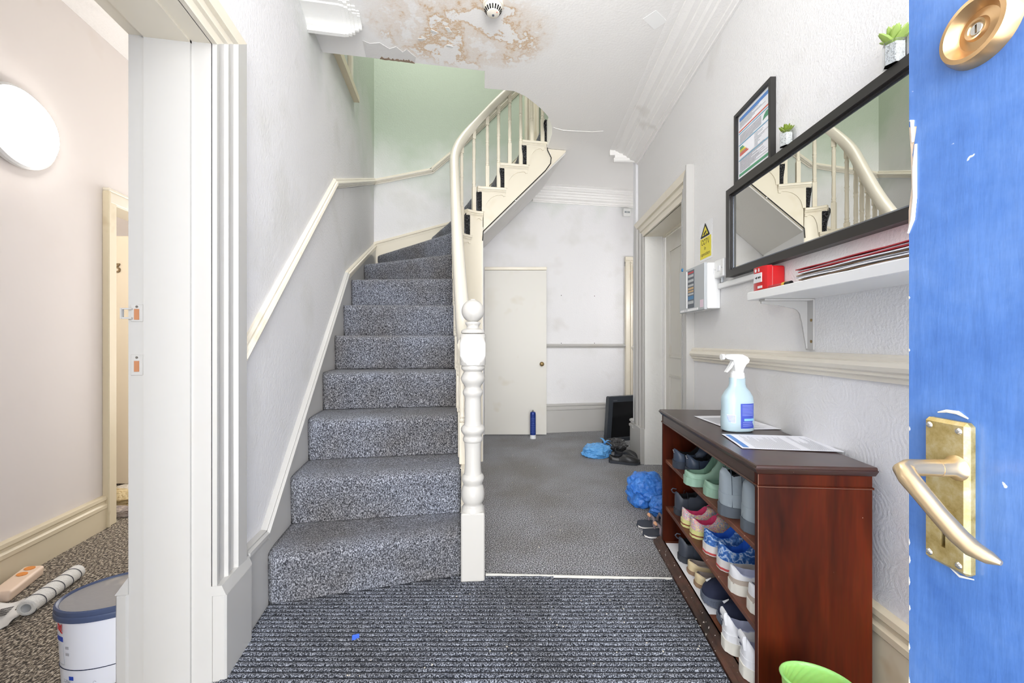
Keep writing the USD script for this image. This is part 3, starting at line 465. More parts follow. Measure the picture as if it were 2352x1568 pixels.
obj('corner_post', box(.345, .378, 3.575, 4.55, 0, 2.02), 'wall_smooth', st, label='plain return wall under the stairs')
obj('soffit', prism(Polygon([(.375, 1.985), (1.13, 2.755), (1.13, 2.785), (1.09, 2.785), (.375, 2.05)]), .99, (0, 4.575, 0), WX, WZ, (0, -1, 0)), 'soffit_grey', st)
def tread_end(k):          # moulded return of the tread nosing
    a, b = SR[k] - .040, min(SR[k + 1] + .012, SR[k + 1] + .02); S = np.linspace(a, b, 12); zt = k * R_
    prof = [(-.02, -.046), (.006, -.046), (.010, -.036), (.018, -.030), (.018, -.024), (.026, -.020), (.030, -.010), (.028, -.002), (.022, .002), (-.02, .002)]
    return loft([[(*(spath(s)[0] + spath(s)[1] * o), zt + z) for o, z in prof] for s in S])
def bracket(k):            # thin scrolled bracket on the string below each tread end
    a, b, zt = SR[k], SR[k + 1] + (.008 if k < 13 else -.04), k * R_ - .046; L = b - a; h = R_ - .05
    pl = Polygon([(0, 0), (L, 0), (L, -.022), (L - .018, -.026), (L - .022, -.016), (L - .034, -.012)] + [(L - .034 - (L - .06) * (1 - math.cos(t)), -.012 - (h - .02) * (math.sin(t))) for t in [] ] + [(L - .036 + (L - .062) * math.cos(t), -h + (h - .014) * math.sin(t)) for t in np.linspace(math.pi / 2, math.pi, 14)] + [(0.0, -h)]).buffer(0)
    m = trimesh.creation.extrude_polygon(pl, .010, engine='earcut'); m = m.subdivide_to_size(.03) if SL < b and a < SL + AL else m
    v = m.vertices.copy(); out = np.zeros_like(v)
    for i, (x, y, z) in enumerate(v):
        p, n = spath(a + x); p = p + n * (z - .001); out[i] = (p[0], p[1], zt + y)
    m.vertices = out; return m
for k in range(2, 15):
    if k < 14: obj('tread_end', tread_end(k), 'gloss_cream', st, smooth=40)
    if k < 14: obj('bracket', bracket(k), 'gloss_cream', st, smooth=30)
def riser_edge(k):         # carpet edge showing at the open end of each riser
    s = SR[k] - .002; p, n = spath(s); t = (spath(s + .01)[0] - spath(s - .01)[0]) / .02; z0, z1 = (k - 1) * R_ + .004, k * R_ - .01
    h = z1 - z0; pl = Polygon([(0.0, 0), (.024, 0), (.030, h * .35), (.040, h * .7), (.041, h * .84), (.036, h * .94), (.024, h), (.008, h * .97), (0, h * .9)])
    return prism(pl, .030, (p[0] - n[0] * .022, p[1] - n[1] * .022, z0), (-t[0], -t[1], 0), WZ, (n[0], n[1], 0))
for k in range(9, 15): obj('carpet_edge', riser_edge(k), 'carpet_dark', st)
# handrail
def rail_z(s): return np.interp(s, [0, .2, .6, 1.0, 1.30, SL, SL + AL * .5, SL + AL, SL + AL + .3, SL + AL + .8], [1.01, 1.14, 1.47, 1.86, 2.22, 2.50, 2.78, 3.03, 3.34, 3.86])
RSS = np.linspace(-.02, SL + AL + .8, 90)
zz = np.array([rail_z(s) for s in RSS]); zz = np.convolve(np.pad(zz, 6, mode='edge'), np.ones(13) / 13, 'valid')
RP = [(*(spath(max(s, 0), -.012)[0] + (A([0, s]) if s < 0 else 0)), z) for s, z in zip(RSS, zz)]
rp = [(-.034, -.018), (-.028, -.030), (.028, -.030), (.034, -.018), (.038, .0), (.033, .020), (.020, .033), (0, .037), (-.020, .033), (-.033, .020), (-.038, .0)]
obj('handrail', sweepxy(RP, rp), 'gloss_rail', st, smooth=60)
def baluster(s, z0, z1):
    L = z1 - z0; b = .016; base = box(-b, b, -b, b, 0, .30 * L, .002); u = .30 * L; T = L - u
    pr = [(0, u - .002), (.013, u), (.0175, u + .012), (.012, u + .02), (.018, u + .03), (.0125, u + .042), (.016, u + .085), (.012, u + T * .45 - .03), (.017, u + T * .45 - .01), (.012, u + T * .45), (.0175, u + T * .45 + .012), (.013, u + T * .45 + .024), (.016, u + T * .6), (.0125, u + T - .13), (.0175, u + T - .12), (.0125, u + T - .108), (.013, u + T - .09)]
    top = box(-.015, .015, -.015, .015, u + T - .09, L, .003)
    m = cat(base, lathe(chaikin(pr + [(0, u + T - .09)], 1), 14), top); p, n = spath(s, -.016); m = rotm(m, math.degrees(math.atan2(n[1], n[0])), WZ); return mv(m, p[0], p[1], z0)
for k in range(1, 15):
    L = SR[k + 1] - SR[k]
    for f in ((.18, .68) if L > .15 else (.3,)):
        s = SR[k] + .015 + (L) * f
        if s < .1: continue
        zt = k * R_; obj('baluster', baluster(s, zt, float(np.interp(s, RSS, zz)) - .024), 'gloss_cream', st, smooth=40)
# newel post
NC = (.148, 1.835)
npz = lathe(chaikin([(0, .285), (.050, .285), (.052, .30), (.045, .318), (.040, .322), (.040, .33), (.050, .345), (.0535, .375), (.047, .405), (.040, .412), (.046, .425), (.0515, .442), (.044, .456), (.036, .462), (.0355, .60), (.044, .607), (.0445, .620), (.038, .63), (.052, .648), (.054, .662), (.046, .675), (.037, .68), (.037, .765), (.035, .80), (.044, .815), (.046, .828), (.036, .842), (.0355, .85), (.052, .874), (.0535, .890), (.046, .905), (.040, .912), (.040, .918), (.051, .925), (.053, .936), (.048, .943), (.0545, .95), (0, .95)]), 40)
base = box(-.0515, .0515, -.0515, .0515, 0, .30, .005)
blk = tri(man(box(-.0555, .0555, -.0555, .0555, .945, 1.083, .002)) ^ man(lathe([(0, .93), (.058, .945), (.0632, .958), (.0785, .99), (.0785, 1.04), (.0632, 1.07), (.058, 1.083), (0, 1.09)], 48)))
neck = lathe(chaikin([(0, 1.083), (.052, 1.084), (.0535, 1.094), (.047, 1.103), (.030, 1.108), (.026, 1.116), (.030, 1.124), (.034, 1.129), (.034, 1.135), (.026, 1.140), (0, 1.14)]), 36)
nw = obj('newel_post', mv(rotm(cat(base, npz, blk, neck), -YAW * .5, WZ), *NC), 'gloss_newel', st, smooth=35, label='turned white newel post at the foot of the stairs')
obj('ball_finial', mv(cat(trimesh.creation.icosphere(4, .0505), cyl(.012, (0, 0, .046), (0, 0, .0525), 14)), NC[0], NC[1], 1.186), 'gloss_newel', nw)
plain('cable_black', (22, 22, 24), .5)
cb = thing('cable', 'thin black cable clipped along the lower edge of the stair string', 'cable')
obj('run', tube([(.372, 3.564, 1.93)] + [(.378 + x, 3.562, 2.012 + x * 1.02) for x in np.linspace(0, .56, 9)] + [(.985, 3.560, 2.65), (.99, 3.558, 2.70), (.955, 3.556, 2.765), (.948, 3.548, 2.84)], .0042, 8), 'cable_black', cb)
plain('clip_white', (235, 235, 235), .4); obj('clip', cat(box(.970, .982, 3.555, 3.566, 2.733, 2.741), box(.66, .668, 3.556, 3.568, 2.29, 2.30)), 'clip_white', cb)

# ------------------------------------------------------------------ ribbed entrance matting and threshold strip
RTv, FWv = A([math.cos(math.radians(YAW)), -math.sin(math.radians(YAW))]), A([math.sin(math.radians(YAW)), math.cos(math.radians(YAW))])
_ba = math.radians(RWA + 2.3); bw0 = lambda b: (rw(.66, 1.19) + A([math.cos(_ba), -math.sin(_ba), 0]) * -.0375 + A([math.sin(_ba), math.cos(_ba), 0]) * b)[:2]
mp = Polygon([(-.668, -.4), (-.668, 1.775), (.098, 1.842), (.21, 1.822), tuple(bw0(.63)), tuple(bw0(-.03)), tuple(rw(.99, 1.10)[:2]), tuple(rw(.99, -.35)[:2])])
mt = thing('entrance_mat', 'ribbed dark grey entrance matting across the hall in front of the stairs', 'mat')
obj('backing', prism(mp, .004, (0, 0, .0005)), 'mat_back', mt)
rib = []; rg = np.random.default_rng(11)
for k in range(0, 96):
    w = -.25 + k * .0222; c = FWv * w
    seg = LineString([tuple(c - RTv * 2.5), tuple(c + RTv * 2.5)]).intersection(mp.buffer(-.004))
    if seg.is_empty: continue
    a, b = A(seg.coords[0]), A(seg.coords[-1]); n = max(3, int(np.linalg.norm(b - a) / .02)); T = np.linspace(0, 1, n)[:, None]; c0 = a + (b - a) * T
    base = A([*((a + b) / 2), 0]); rows = []
    for o, z in ((-.0091, .002), (-.0079, .0062), (-.0036, .0086), (.0036, .0086), (.0079, .0062), (.0091, .002)):
        j = rg.normal(0, .0006, (n, 1)); rows.append(np.hstack([c0 + FWv * (o + j), np.full((n, 1), z) + rg.normal(0, .0005, (n, 1))]))
    rib.append(grid(rows, flip=True))
obj('ribs', rib, 'mat_rib', mt, smooth=60, kind='stuff')
plain('strip_white', (216, 214, 208), .4)
ts = thing('threshold_strip', 'thin pale threshold strip between the matting and the hall carpet', 'strip')
obj('bar', along([(-.011, 0), (-.009, .008), (0, .011), (.009, .008), (.011, 0)], (.205, 1.826, 0), (1.008, 1.650, 0), (.2142, .9768, 0), WZ), 'strip_white', ts)

# ------------------------------------------------------------------ things fixed to or standing along the right-hand wall
wood('mahogany', (38, 12, 6), (94, 35, 13), .42, 9, (1, 1, .10), .15, ((200, 170, 150), 62, .775), 0.)
wood('mahogany_dark', (38, 24, 22), (66, 42, 36), .3, 10, (.15, .15, 1), .5, ((170, 150, 135), 70, .76), .2)
wood('mahogany_worn', (74, 40, 30), (138, 84, 60), .5, 12, (.3, .3, 1), .4, ((196, 170, 148), 50, .74))
wood('plinth_scuffed', (40, 30, 27), (96, 62, 48), .5, 16, (.3, .3, 1), .4, ((190, 180, 170), 60, .66))
plain('frame_black', (44, 42, 41), .35); mk('mirror_glass', {'p': ('glossy_bsdf', dict(color=(.86, .86, .82), roughness=0.0))}, [], 'p.BSDF')
plain('mirror_bevel', (150, 156, 168), .1, .9); plain('paper_white', (242, 242, 246), .6); plain('ink_black', (26, 26, 28), .6); plain('ink_grey', (172, 172, 178), .6)
plain('ink_blue', (92, 140, 206), .5); plain('ink_teal', (112, 168, 196), .5); plain('ink_red', (214, 110, 96), .5); plain('ink_green', (92, 158, 122), .5); plain('ink_navy', (52, 66, 150), .5)
plain('sign_yellow', (236, 220, 34), .35); plain('sign_white', (240, 240, 242), .3); plain('plastic_white', (238, 238, 236), .35); plain('plastic_grey', (186, 190, 192), .4); plain('plastic_dark', (84, 92, 104), .4)
plain('alarm_red', (206, 28, 34), .25); plain('led_red', (200, 50, 60), .4); plain('led_blue', (58, 128, 178), .4); plain('led_orange', (204, 170, 120), .4)
plain('pink_label', (236, 214, 226), .6); plain('orange_red', (204, 60, 60), .4)
NQ = (0, -1, 0)                                           # reading direction on the right wall
def rwt(name, label, cat_, p=0, q=0, z=0, group=None): return thing(name, label, cat_, rw(p, q, z), -RWA, group)
def flat(poly, p, th=.0006): return prism(poly, th, (p, 0, 0), NQ, WZ, (-1, 0, 0))      # drawn in (-q, z), standing off p towards the room
# mirror
t = rwt('mirror', 'long black framed wall mirror reflecting the staircase', 'mirror')
Q0, Q1, Z0, Z1, PF = .80, 2.037, 1.362, 1.785, .974
fo = sbox(-Q1, Z0, -Q0, Z1); fi = fo.buffer(-.030, join_style=2)
obj('frame', cat(prism(fo.difference(fi), .034, (1.009, 0, 0), NQ, WZ, (-1, 0, 0)), prism(fi.difference(fi.buffer(-.006, join_style=2)), .024, (1.009, 0, 0), NQ, WZ, (-1, 0, 0))), 'frame_black', t, smooth=20)
obj('glass', flat(fi, 1.002, .010), 'mirror_glass', t, smooth=False)
obj('bevel', flat(fi.buffer(-.006, join_style=2).difference(fi.buffer(-.012, join_style=2)), .9918, .0006), 'mirror_bevel', t)
# framed certificate
t = rwt('picture_frame', 'thin black frame with a printed energy certificate, standing above the mirror', 'picture frame')
fo = sbox(-1.985, 1.788, -1.692, 2.122); fi = fo.buffer(-.015, join_style=2)
obj('frame', prism(fo.difference(fi), .022, (1.009, 0, 0), NQ, WZ, (-1, 0, 0)), 'frame_black', t, smooth=20)
pa = obj('print', flat(fi, 1.004, .003), 'paper_white', t, smooth=False, label='printed certificate sheet with coloured bands')
x0, z0, x1, z1 = fi.bounds; W, Hh = x1 - x0, z1 - z0; PR = 1.0007
def pb(a0, b0, a1, b1): return sbox(x0 + a0 * W, z0 + b0 * Hh, x0 + a1 * W, z0 + b1 * Hh)
obj('blue_band', flat(pb(.05, .905, .97, .955), PR), 'ink_blue', pa); obj('red_band', flat(pb(.03, .745, .98, .765), PR), 'ink_red', pa); obj('green_band', flat(pb(.04, .06, .98, .10), PR), 'ink_green', pa)
obj('teal_band', flat(unary_union([pb(.03, v, .98, v + .014) for v in (.712, .535, .30)]), PR), 'ink_teal', pa)
ln = []
rg = np.random.default_rng(3)
for v in list(np.arange(.80, .90, .016)) + list(np.arange(.56, .70, .014)) + list(np.arange(.32, .52, .018)) + list(np.arange(.12, .29, .013)):
    a = .06 if not (.32 < v < .52) else .52; b = rg.uniform(.4, .95) if not (.56 < v < .70) else .72
    ln.append(pb(a, v, max(b, a + .1), v + .0045))
obj('text_lines', flat(unary_union(ln), PR), 'ink_grey', pa)
obj('map_shape', flat(Polygon([(x0 + a * W, z0 + b * Hh) for a, b in [(.76, .60), (.80, .66), (.86, .69), (.93, .69), (.97, .64), (.93, .61), (.86, .615)]]), PR), 'ink_green', pa)
for k, c in enumerate(['ink_green', 'ink_green', 'sign_yellow', 'led_orange', 'ink_red', 'ink_red']):
    v = .49 - k * .024; obj('rating_bar', flat(pb(.06, v, .16 + k * .035, v + .02), PR), c, pa)
# warning sign
t = rwt('cctv_sign', 'white and yellow CCTV in operation warning sign', 'sign')
sa, sb, sz0, sz1 = -2.418, -2.262, 1.508, 1.722; sw = sb - sa
pl = obj('plate', flat(sbox(sa, sz0, sb, sz1).buffer(-.004).buffer(.004), 1.0095, .0015), 'sign_white', t, smooth=False)
obj('yellow_panel', flat(sbox(sa + .008, sz0 + .012, sb - .008, sz0 + .128), 1.0078), 'sign_yellow', t)
tr_ = Polygon([(sa + .020, sz0 + .136), (sb - .030, sz0 + .136), ((sa + sb) / 2 - .003, sz1 - .010)])
obj('triangle_border', flat(tr_.buffer(.004).difference(tr_.buffer(-.006)), 1.0074), 'ink_black', t); obj('triangle', flat(tr_.buffer(-.005), 1.0078), 'sign_yellow', t)
cx = (sa + sb) / 2 - .004
obj('camera_symbol', flat(unary_union([affinity.rotate(sbox(cx - .020, sz0 + .150, cx + .016, sz0 + .160), 24), sbox(cx - .012, sz0 + .143, cx - .007, sz0 + .152), sbox(cx + .012, sz0 + .143, cx + .017, sz0 + .149), sbox(cx + .022, sz0 + .142, cx + .027, sz0 + .147)]), 1.0072), 'ink_black', t)
for s, h, zz_, wd, xo in (('CCTV', .030, .090, .098, .025), ('in', .018, .060, .018, .062), ('operation', .018, .028, .112, .020)):
    obj('lettering', text(s, h, (1.0074, -(sa + xo), sz0 + zz_), NQ, WZ, .0005, False, wd), 'ink_black', t)
# fire alarm control panel
t = rwt('control_panel', 'white wall-mounted alarm control panel with grey front and indicator strip', 'control panel')
obj('case', rbox(.942, 1.0095, 2.165, 2.508, 1.222, 1.462, .006, 12), 'plastic_white', t)
fp = obj('front_cover', box(.928, .944, 2.17, 2.515, 1.218, 1.464, .003), 'plastic_grey', t)
obj('cover_rib', box(.924, .930, 2.395, 2.403, 1.24, 1.452, .001), 'plastic_white', t)
ips = obj('indicator_strip', box(.9265, .930, 2.298, 2.385, 1.240, 1.450), 'plastic_dark', t)
for k, (z, h, c) in enumerate([(1.432, .010, 'led_red'), (1.412, .014, 'plastic_grey'), (1.385, .014, 'plastic_grey'), (1.360, .012, 'plastic_grey'), (1.342, .012, 'led_orange'), (1.327, .010, 'led_orange'), (1.312, .010, 'plastic_grey'), (1.286, .02, 'led_blue'), (1.262, .016, 'plastic_grey')]):
    obj('indicator', box(.9258, .929, 2.304, 2.379, z, z + h, .0005), c, ips)
obj('label_strip', box(.9272, .930, 2.25, 2.50, 1.222, 1.234), 'sign_white', t); obj('lettering', text('FIRE ALARM', .006, (.9272, 2.44, 1.2255), NQ, WZ, .0003), 'ink_grey', t)
obj('pink_label', box(.9272, .930, 2.182, 2.222, 1.232, 1.272), 'pink_label', t); obj('key_tag', cyl(.010, (.932, 2.492, 1.478), (.938, 2.492, 1.478), 12), 'led_blue', t)
for k in range(4): obj('vent_slot', box(.972, .974, 2.163, 2.166, 1.40 + k * .008, 1.404 + k * .008), 'plastic_grey', t)
# fused spur, trunking, call point
t = rwt('switch_box', 'small square white switched spur box between control panel and mirror', 'switch')
obj('box', rbox(.977, 1.0095, 2.068, 2.166, 1.376, 1.468, .006, 12), 'plastic_white', t); obj('rocker', box(.974, .979, 2.10, 2.128, 1.408, 1.434, .001), 'sign_white', t); obj('screw', cat(*[cyl(.003, (.975, q, 1.421), (.978, q, 1.421), 10) for q in (2.154,)]), 'plastic_grey', t); obj('screw', cyl(.003, (.975, 2.08, 1.421), (.978, 2.08, 1.421), 10), 'plastic_grey', t)
t = rwt('cable_trunking', 'white plastic cable trunking running to the red call point', 'trunking')
obj('run', box(.993, 1.0095, 1.73, 2.162, 1.322, 1.350, .003), 'plastic_white', t); obj('gland', cyl(.007, (.992, 2.11, 1.350), (.992, 2.11, 1.377), 12), 'plastic_grey', t)
t = rwt('call_point', 'red fire alarm call point with white break panel above the shelf end', 'call point')
obj('back_box', rbox(.955, 1.0095, 1.632, 1.728, 1.252, 1.348, .008, 12), 'alarm_red', t)
fc = prism(Polygon([(.958, 1.630), (.940, 1.632), (.932, 1.650), (.930, 1.68), (.932, 1.708), (.940, 1.728), (.958, 1.730)]), .098, (0, 0, 1.251)); obj('front_cover', fc, 'alarm_red', t)
obj('window', box(.9285, .932, 1.652, 1.708, 1.286, 1.324, .001), 'sign_white', t); 
obj('arrow', cat(flat(Polygon([(-1.694, 1.3035), (-1.686, 1.3035), (-1.686, 1.300), (-1.680, 1.3055), (-1.686, 1.311), (-1.686, 1.3075), (-1.694, 1.3075)]), .9284)), 'ink_black', t); obj('dot', flat(Point(-1.672, 1.3055).buffer(.004), .9284), 'ink_black', t); obj('arrow', flat(Polygon([(-1.656, 1.3035), (-1.661, 1.3035), (-1.661, 1.300), (-1.667, 1.3055), (-1.661, 1.311), (-1.661, 1.3075), (-1.656, 1.3075)]), .9284), 'ink_black', t)
obj('house_symbol', flat(Polygon([(-1.700, 1.330), (-1.700, 1.337), (-1.704, 1.337), (-1.695, 1.344), (-1.686, 1.337), (-1.690, 1.337), (-1.690, 1.330)]), .9305), 'sign_white', t); obj('flame_symbol', flat(unary_union([Point(-1.672, 1.333).buffer(.0042), Point(-1.672, 1.3395).buffer(.0034)]), .9302), 'sign_white', t); obj('maker_label', box(.9292, .932, 1.652, 1.680, 1.262, 1.272), 'sign_white', t)
# shelf and its bracket
t = rwt('wall_shelf', 'white wall shelf on a curved steel bracket below the mirror', 'shelf')
obj('board', box(.82, 1.0095, .72, 1.551, 1.201, 1.231, .002), 'plastic_white', t)
b = obj('bracket', cat(box(1.003, 1.0095, 1.468, 1.508, 1.02, 1.199, .001), box(.838, 1.0095, 1.470, 1.506, 1.194, 1.2005, .001), prism(Polygon([(1.006, 1.197), (.842, 1.197), (.842, 1.186), (.90, 1.180), (.945, 1.170)] + arc(.945, 1.135, .035, 90, 0, 8) + [(.985, 1.118), (1.0, 1.025), (1.006, 1.025)]), .006, (0, 1.504, 0), WX, WZ, NQ)), 'gloss_white', t)
for z in (1.05, 1.125): obj('screw', cyl(.0055, (1.0022, 1.478, z), (1.004, 1.478, z), 12), 'brass_old', b)
def plant(q, label, r, leafc, hgt, n1, p=.983):
    t = rwt('potted_succulent', label, 'plant', p, q, 1.7855)
    obj('glass_pot', tri(man(lathe([(0, 0), (r, 0), (r, hgt), (0, hgt)], 6)) - man(lathe([(0, .0012), (r - .002, .0012), (r - .002, hgt + .01), (0, hgt + .01)], 6))), 'pot_glass', t, smooth=20)
    obj('gravel', mv(trimesh.creation.cylinder(r - .0026, hgt - .008, sections=6), 0, 0, (hgt - .008) / 2 + .0018), 'gravel_white', t, smooth=False, kind='stuff')
    rg2 = np.random.default_rng(int(q * 100))
    for k in range(n1):
        ring = k / n1; ang = k * 2.399; tilt = 62 - 48 * ring; L = r * (.95 - .25 * ring) * leafc[1]
        lf_ = lathe([(0, 0), (L * .10, L * .05), (L * .19, L * .35), (L * .20, L * .6), (L * .12, L * .85), (0, L)], 8); lf_.apply_scale((1, .45, 1)); lf_ = rotm(rotm(lf_, tilt, (1, 0, 0)), math.degrees(ang), WZ)
        obj('leaf', mv(lf_, -.1 * r * math.sin(ang), .1 * r * math.cos(ang), hgt - .006 + .010 * ring), leafc[0], t)
mk('pot_glass', {'a': ('transparent_bsdf', dict(color=(.96, .97, .97))), 'b': ('glossy_bsdf', dict(roughness=.03, color=(.9, .9, .9))), 'f': ('fresnel', dict(IOR=1.3)), 'm': ('mix_closure', {})}, [('f.fac', 'm.fac'), ('a.BSDF', 'm.closure1'), ('b.BSDF', 'm.closure2')], 'm.closure')
mk('gravel_white', {'g': ('geometry', {}), 'v': ('voronoi_texture', dict(scale=260)), 'r': ('rgb_ramp', dict(ramp=[(0, lin((246, 246, 244))), (.6, lin((228, 227, 224))), (1, lin((150, 148, 146)))])), 'b': ('bump', dict(strength=.8, distance=.003, invert=True)), 'p': ('principled_bsdf', dict(roughness=.8))}, [('g.position', 'v.vector'), ('v.distance', 'r.fac'), ('r.color', 'p.base_color'), ('v.distance', 'b.height'), ('b.normal', 'p.normal')])
def leafmat(n, a, b): painted(n, a, .4, .05, 40, b, b, 30, .4)
leafmat('leaf_olive', (122, 142, 52), (88, 112, 40)); leafmat('leaf_lime', (160, 186, 96), (190, 204, 130))
plant(1.585, 'small dark green succulent in a glass pot beside the picture frame', .0245, ('leaf_olive', 1.75), .055, 13)
plant(1.130, 'pale lime succulent in a glass pot beside the blue door', .0255, ('leaf_lime', 2.3), .062, 20)
# things on the shelf
ENV = [('paper_white', 'plain white envelope at the bottom of the shelf pile'), ('kraft', 'brown edged envelope second from the bottom of the shelf pile'), ('paper_white', 'white envelope third from the bottom of the shelf pile'), ('ink_grey', 'grey printed envelope in the middle of the shelf pile'), ('kraft', 'brown envelope above the grey one in the shelf pile'), ('paper_white', 'white envelope just under the red leaflets on the shelf'), ('leaflet_red', 'lower red leaflet of the shelf pile'), ('paper_white', 'thin white sheet between the two red leaflets'), ('leaflet_red', 'topmost red leaflet of the shelf pile')]
plain('kraft', (150, 122, 92), .7); plain('leaflet_red', (176, 44, 52), .5)
for k, (m_, lb) in enumerate(ENV):
    t = rwt('envelope', lb, 'envelope', .914 + .004 * math.sin(k * 2), 1.075 + .012 * math.cos(k * 1.7), 1.2312 + k * .0046, 'letters piled on the wall shelf')
    g_ = grid([[(x, y, .0006 + .0016 * abs(math.sin(y * 16 + k))) for y in np.linspace(-.24, .22, 14)] for x in (-.078, .0, .078)]); lo = g_.copy(); g2 = trimesh.Trimesh(np.vstack([g_.vertices + [0, 0, .0022], g_.vertices]), np.vstack([g_.faces[:, ::-1], g_.faces + len(g_.vertices)]), process=False)
    e1 = loft([[(x, y, .0006 + .0016 * abs(math.sin(y * 16 + k)) + o) for x, o in ((-.078, 0), (.078, 0), (.078, .0026), (-.078, .0026))] for y in np.linspace(-.24, .22, 14)]); obj('sheet', e1, m_, t)
plain('pen_red', (176, 36, 44), .3); plain('pen_green', (70, 112, 70), .4); plain('pen_yellow', (222, 176, 60), .35); plain('pen_black', (30, 30, 30), .4)
t = rwt('pen', 'red and black marker with a yellow collar lying on the shelf', 'pen', .858, 1.418, 1.2395); obj('barrel', cyl(.0075, (0, .055, 0), (0, -.02, 0), 12), 'pen_red', t); obj('collar', cyl(.0085, (0, -.02, .0005), (.0, -.034, .0005), 12), 'pen_yellow', t); obj('cap', cyl(.0078, (0, -.034, 0), (0, -.062, .002), 12, .006), 'pen_black', t)
t = rwt('pen', 'short green pen beside the call point on the shelf', 'pen', .866, 1.492, 1.2365); obj('barrel', cyl(.005, (0, .05, 0), (0, -.01, 0), 10), 'pen_green', t); obj('tip', cyl(.005, (0, .05, 0), (0, .066, 0), 10, .001), 'plastic_white', t)
t = rwt('paper_slip', 'small folded white slip behind the marker on the shelf', 'paper', .90, 1.375, 1.2312); obj('fold', cat(rotm(box(-.03, .03, -.05, .05, 0, .001), 10, (1, 0, 0)), box(-.03, .03, -.055, .045, 0, .001)), 'paper_white', t)

# ------------------------------------------------------------------ bookcase used as a shoe rack
BROT = -(RWA + 2.3); BO = rw(.66, 1.19)
BR = math.radians(-BROT); BX, BY = A([math.cos(BR), -math.sin(BR), 0]), A([math.sin(BR), math.cos(BR), 0])
def bw_(a, b, z): return BO + BX * a + BY * b + A([0, 0, z])
bk = thing('bookcase', 'low dark mahogany bookcase filled with shoes along the right wall', 'bookcase', BO, BROT)
LB, DB, S1, S2, S0 = .945, .315, .450, .213, .034
edge = [(0, 0), (.006, .002), (.012, .010), (.014, .018), (.010, .024)]
top = [];
for z, o in ((.672, -.004), (.674, .002), (.679, .006), (.686, .011), (.6905, .014), (.6915, .014), (.692, .0105), (.6932, .0105), (.698, .009), (.700, .006)): top.append([(-o, -o, z), (DB - .002, -o, z), (DB - .002, LB + o, z), (-o, LB + o, z)])
obj('top', loft(top), 'mahogany_dark', bk, smooth=28)
def side(b0): return cat(box(.0, DB - .008, b0, b0 + .02, .012, .674, .0015), box(-.003, DB - .006, b0 - .004, b0 + .024, .636, .642, .001))
obj('side_panel', side(0), 'mahogany', bk); obj('side_panel', side(LB - .02), 'mahogany', bk)
obj('back_panel', box(DB - .014, DB - .008, .02, LB - .02, .02, .672), 'mahogany', bk)
obj('frieze_rail', cat(box(.0, .018, .02, LB - .02, .638, .674, .0015), box(-.003, .006, .0, LB, .634, .641, .0015)), 'mahogany_dark', bk)
plain('worn_edge', (122, 84, 66), .6)
obj('worn_edge', cat(box(-.0007, .001, -.0007, .001, .03, .672), box(-.0038, -.002, -.0046, -.003, .6365, .6415), box(-.0036, DB - .01, -.0044, -.0038, .6372, .6384), box(-.0036, -.0028, .0, LB, .6390, .6402)), 'worn_edge', bk, label='pale worn edges of the veneer')
for z in (S1, S2): obj('shelf', box(.012, DB - .014, .02, LB - .02, z - .018, z, .002), 'mahogany_worn', bk)
obj('base_board', box(.0, DB - .014, .02, LB - .02, .012, S0, .001), 'mahogany_worn', bk)
obj('plinth', along([(-.036, 0), (-.036, .012), (-.030, .018), (-.022, .020), (-.014, .030), (-.004, .034), (.006, .034), (.006, 0)], (0, -.005, 0), (0, LB + .03, 0), WX, WZ), 'plinth_scuffed', bk); obj('plinth', along([(0, 0), (-.0, .0)] and [(-.022, 0), (-.022, .010), (-.010, .026), (0, .03), (0, 0)], (0, LB, 0), (DB - .01, LB, 0), (0, -1, 0), WZ), 'plinth_scuffed', bk)

# ------------------------------------------------------------------ shoes
TT = A([0, .015, .045, .09, .16, .26, .36, .48, .60, .70, .79, .87, .93, .97, 1.0])
WWF = A([.34, .50, .66, .76, .80, .76, .74, .82, .94, 1.0, .98, .88, .68, .46, .14])
from scipy.interpolate import PchipInterpolator
_mid = PchipInterpolator([.14, .26, .36, .48, .60, .70, .79], [.78, .765, .745, .82, .94, 1.0, .98])
def shoe_w(t, W, wf=None):
    if t < .14: f = .78 * max(1e-4, 1 - ((.14 - max(t, 0)) / .14) ** 2.4) ** (1 / 2.4)
    elif t > .79: f = .98 * max(1e-4, 1 - ((min(t, 1) - .79) / .21) ** 2.3) ** (1 / 2.3)
    else: f = float(_mid(t))
    return .5 * W * max(f, .03)
TS = np.concatenate([.14 * (1 - np.cos(np.linspace(0, math.pi / 2, 13))), np.linspace(.165, .77, 20), .79 + .21 * np.sin(np.linspace(0, math.pi / 2, 12))])
def ring_(y, w, h, z0, n=2.8, m=22, dx=0):
    a = np.linspace(0, math.pi, m); x = w * np.sign(np.cos(a)) * np.abs(np.cos(a)) ** (2 / n); z = h * np.abs(np.sin(a)) ** (2 / n)
    return [(xx + dx, y, z0 + zz) for xx, zz in zip(x, z)]
def bend(t, W): return .05 * W * math.sin(math.pi * min(1, max(0, (t - .15) / .85)))        # the inward curve of a foot
